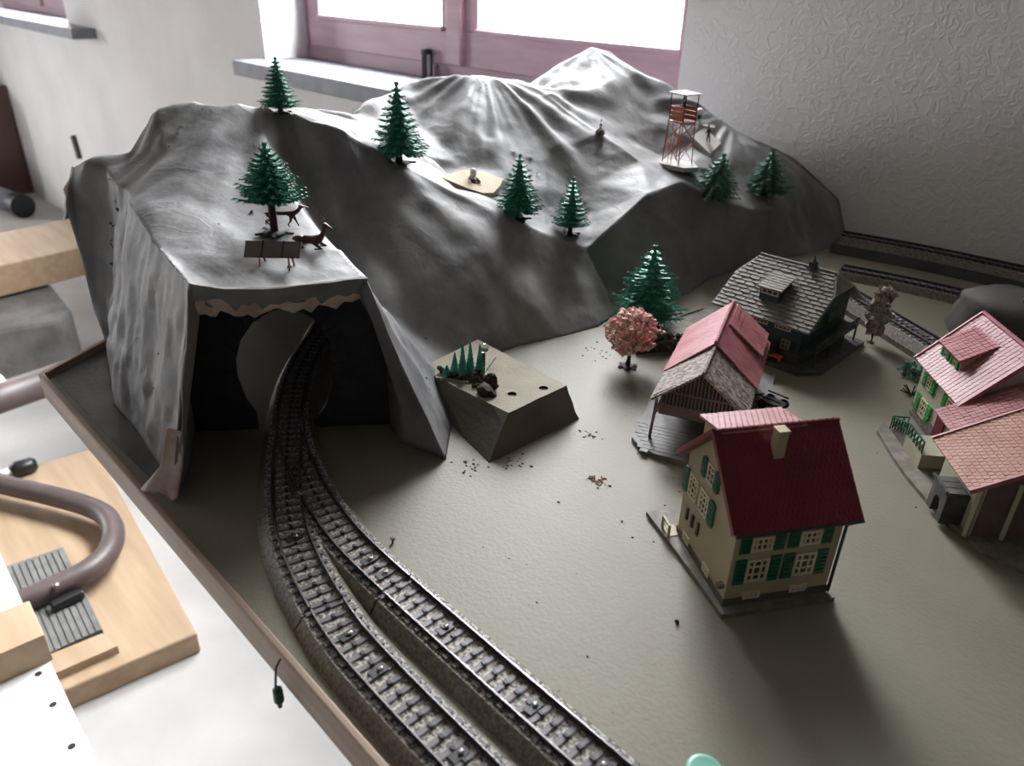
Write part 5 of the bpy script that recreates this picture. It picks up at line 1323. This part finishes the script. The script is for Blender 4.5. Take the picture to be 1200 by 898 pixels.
# beam on supports, stone block
bz_ = -.55; th_ = .10
q0, q1, q2, q3 = P(-40, 312, bz_), P(110, 268, bz_), P(110, 246, bz_), P(-40, 282, bz_)
q0, q3 = P(-60, 345-20, bz_), P(-60, 285, bz_); q1 = P(125, 283, bz_); q2 = P(125, 247, bz_)
q0, q3 = q1.lerp(q0, 1.7), q2.lerp(q3, 1.7); q1, q2 = q0.lerp(q1, 1.06), q3.lerp(q2, 1.06)
t = thing('pine_beam', (q0+q1)/2+UP*(ZF-bz_), 'long light pine beam on trestle legs, left of the mountain', 'beam')
MB().slab([p-UP*th_ for p in (q0, q1, q2, q3)], UP*th_).build('beam', M['pine'], t, bevel=.004)
for f in (.02, .97):
    c_ = q0.lerp(q1, f).lerp(q3.lerp(q2, f), .5); MB().box(c_.x-.04, c_.y-.04, ZF, c_.x+.04, c_.y+.04, bz_-th_).build('support', M['pine_end'], t)
sz = ZF+.20
s_ = [P(-40, 392, sz), P(70, 374, sz), P(84, 362, sz), P(60, 332, sz), P(-40, 335, sz)]
t = thing('stone_block', sum(s_, Vector())/5-UP*.20, 'rough grey stone block on the floor below the pine beam', 'block')
MB().slab([p-UP*.20 for p in s_], UP*.20).build('block', M['stone'], t, bevel=.015)
# black cylinder with a grey tube far back on the floor
q = P(22, 240, ZF+.06); q2_ = P(-25, 222, ZF+.06)
t = thing('floor_tube', q-UP*.06, 'grey tube with a black end cap lying on the floor by the wall', 'tube')
MB().tube([q2_, q], .055, 18).build('tube', M['slate'], t, smooth=True); d_ = (q-q2_).normalized(); MB().tube([q-d_*.03, q+d_*.05], .060, 18).build('end_cap', M['black_rubber'], t)
# dark red brown cupboard at the far left
cx_ = PY(20, 213, 1.0).x
t = thing('cupboard', (cx_-.4, .88, ZF), 'red brown wooden cupboard at the far end of the wall', 'cupboard')
MB().box(cx_-.8, .72, ZF, cx_-.001, 1.07, zat(cx_, .72, 105)).build('body', mat('red_brown_wood', (.10, .05, .045), .5), t, bevel=.003)
MB().box(cx_-.78, .705, ZF+.03, cx_-.03, .722, zat(cx_, .72, 105)-.03).build('door', mat('red_brown_door', (.12, .06, .052), .5), t, bevel=.003)
w0, w1 = PY(86, 159, YW-.004), PY(94, 186, YW-.004)
t = thing('wall_hook', w1, 'small dark metal bar hanging on the wall left of the mountain', 'hook'); MB().bar(w0, w1, .035, .02, up=(0, 1, 0)).build('bar', M['dark_steel'], t)
t = thing('thin_rod', P(76, 262, ZF), 'thin dark rod leaning against the wall beside the mountain', 'rod'); r0_ = P(77, 266, ZF); MB().tube([r0_, PY(80, 232, YW-.02)], .012, 8).build('rod', M['dark_steel'], t)
# white perforated bench top near the camera
bz_ = -.50
be0, be1 = P(0, 650, bz_), P(118, 902, bz_); dv = (be1-be0).normalized(); pv = Vector((dv.y, -dv.x, 0))
t = thing('white_bench', (be0+be1)/2+pv*.3+UP*(ZF-bz_), 'white work bench top with a row of drilled holes, bottom left corner', 'bench')
c0_, c1_ = be0-dv*.35, be1+dv*.5
holes = [P(45, 790, bz_), P(62, 826, bz_), P(84, 875, bz_)]
m = MB(); rr = .0042
# solid top; dark discs on it paint the shade of the drilled holes
off = max((h_-be0).dot(pv) for h_ in holes); offm = sum((h_-be0).dot(pv) for h_ in holes)/3
m.slab([p-UP*.018 for p in (c0_, c1_, c1_+pv*.55, c0_+pv*.55)], UP*.018).build('bench_top', M['white'], t, bevel=.001)
for h_ in holes: MB().lathe([(rr, 0), (rr, .0003)], h_, 14).build('hole_shade', M['trunk'], t)
for f, g in ((.42, .05), (.95, .05), (.42, .50), (.95, .50)):
    p = c0_.lerp(c1_, f)+pv*g; MB().box(p.x-.02, p.y-.02, ZF, p.x+.02, p.y+.02, bz_-.018).build('leg', M['pine_end'], t)
wz = bz_+.045
wq = [P(52, 744, wz), P(-40, 784, wz), P(-60, 740, wz), P(34, 704, wz)]
t = thing('wood_offcut', sum(wq, Vector())/4-UP*.045, 'square light wood offcut lying on the white bench', 'wood block')
MB().slab([p-UP*.045 for p in wq], UP*.045).build('offcut', M['pine'], t, bevel=.001)
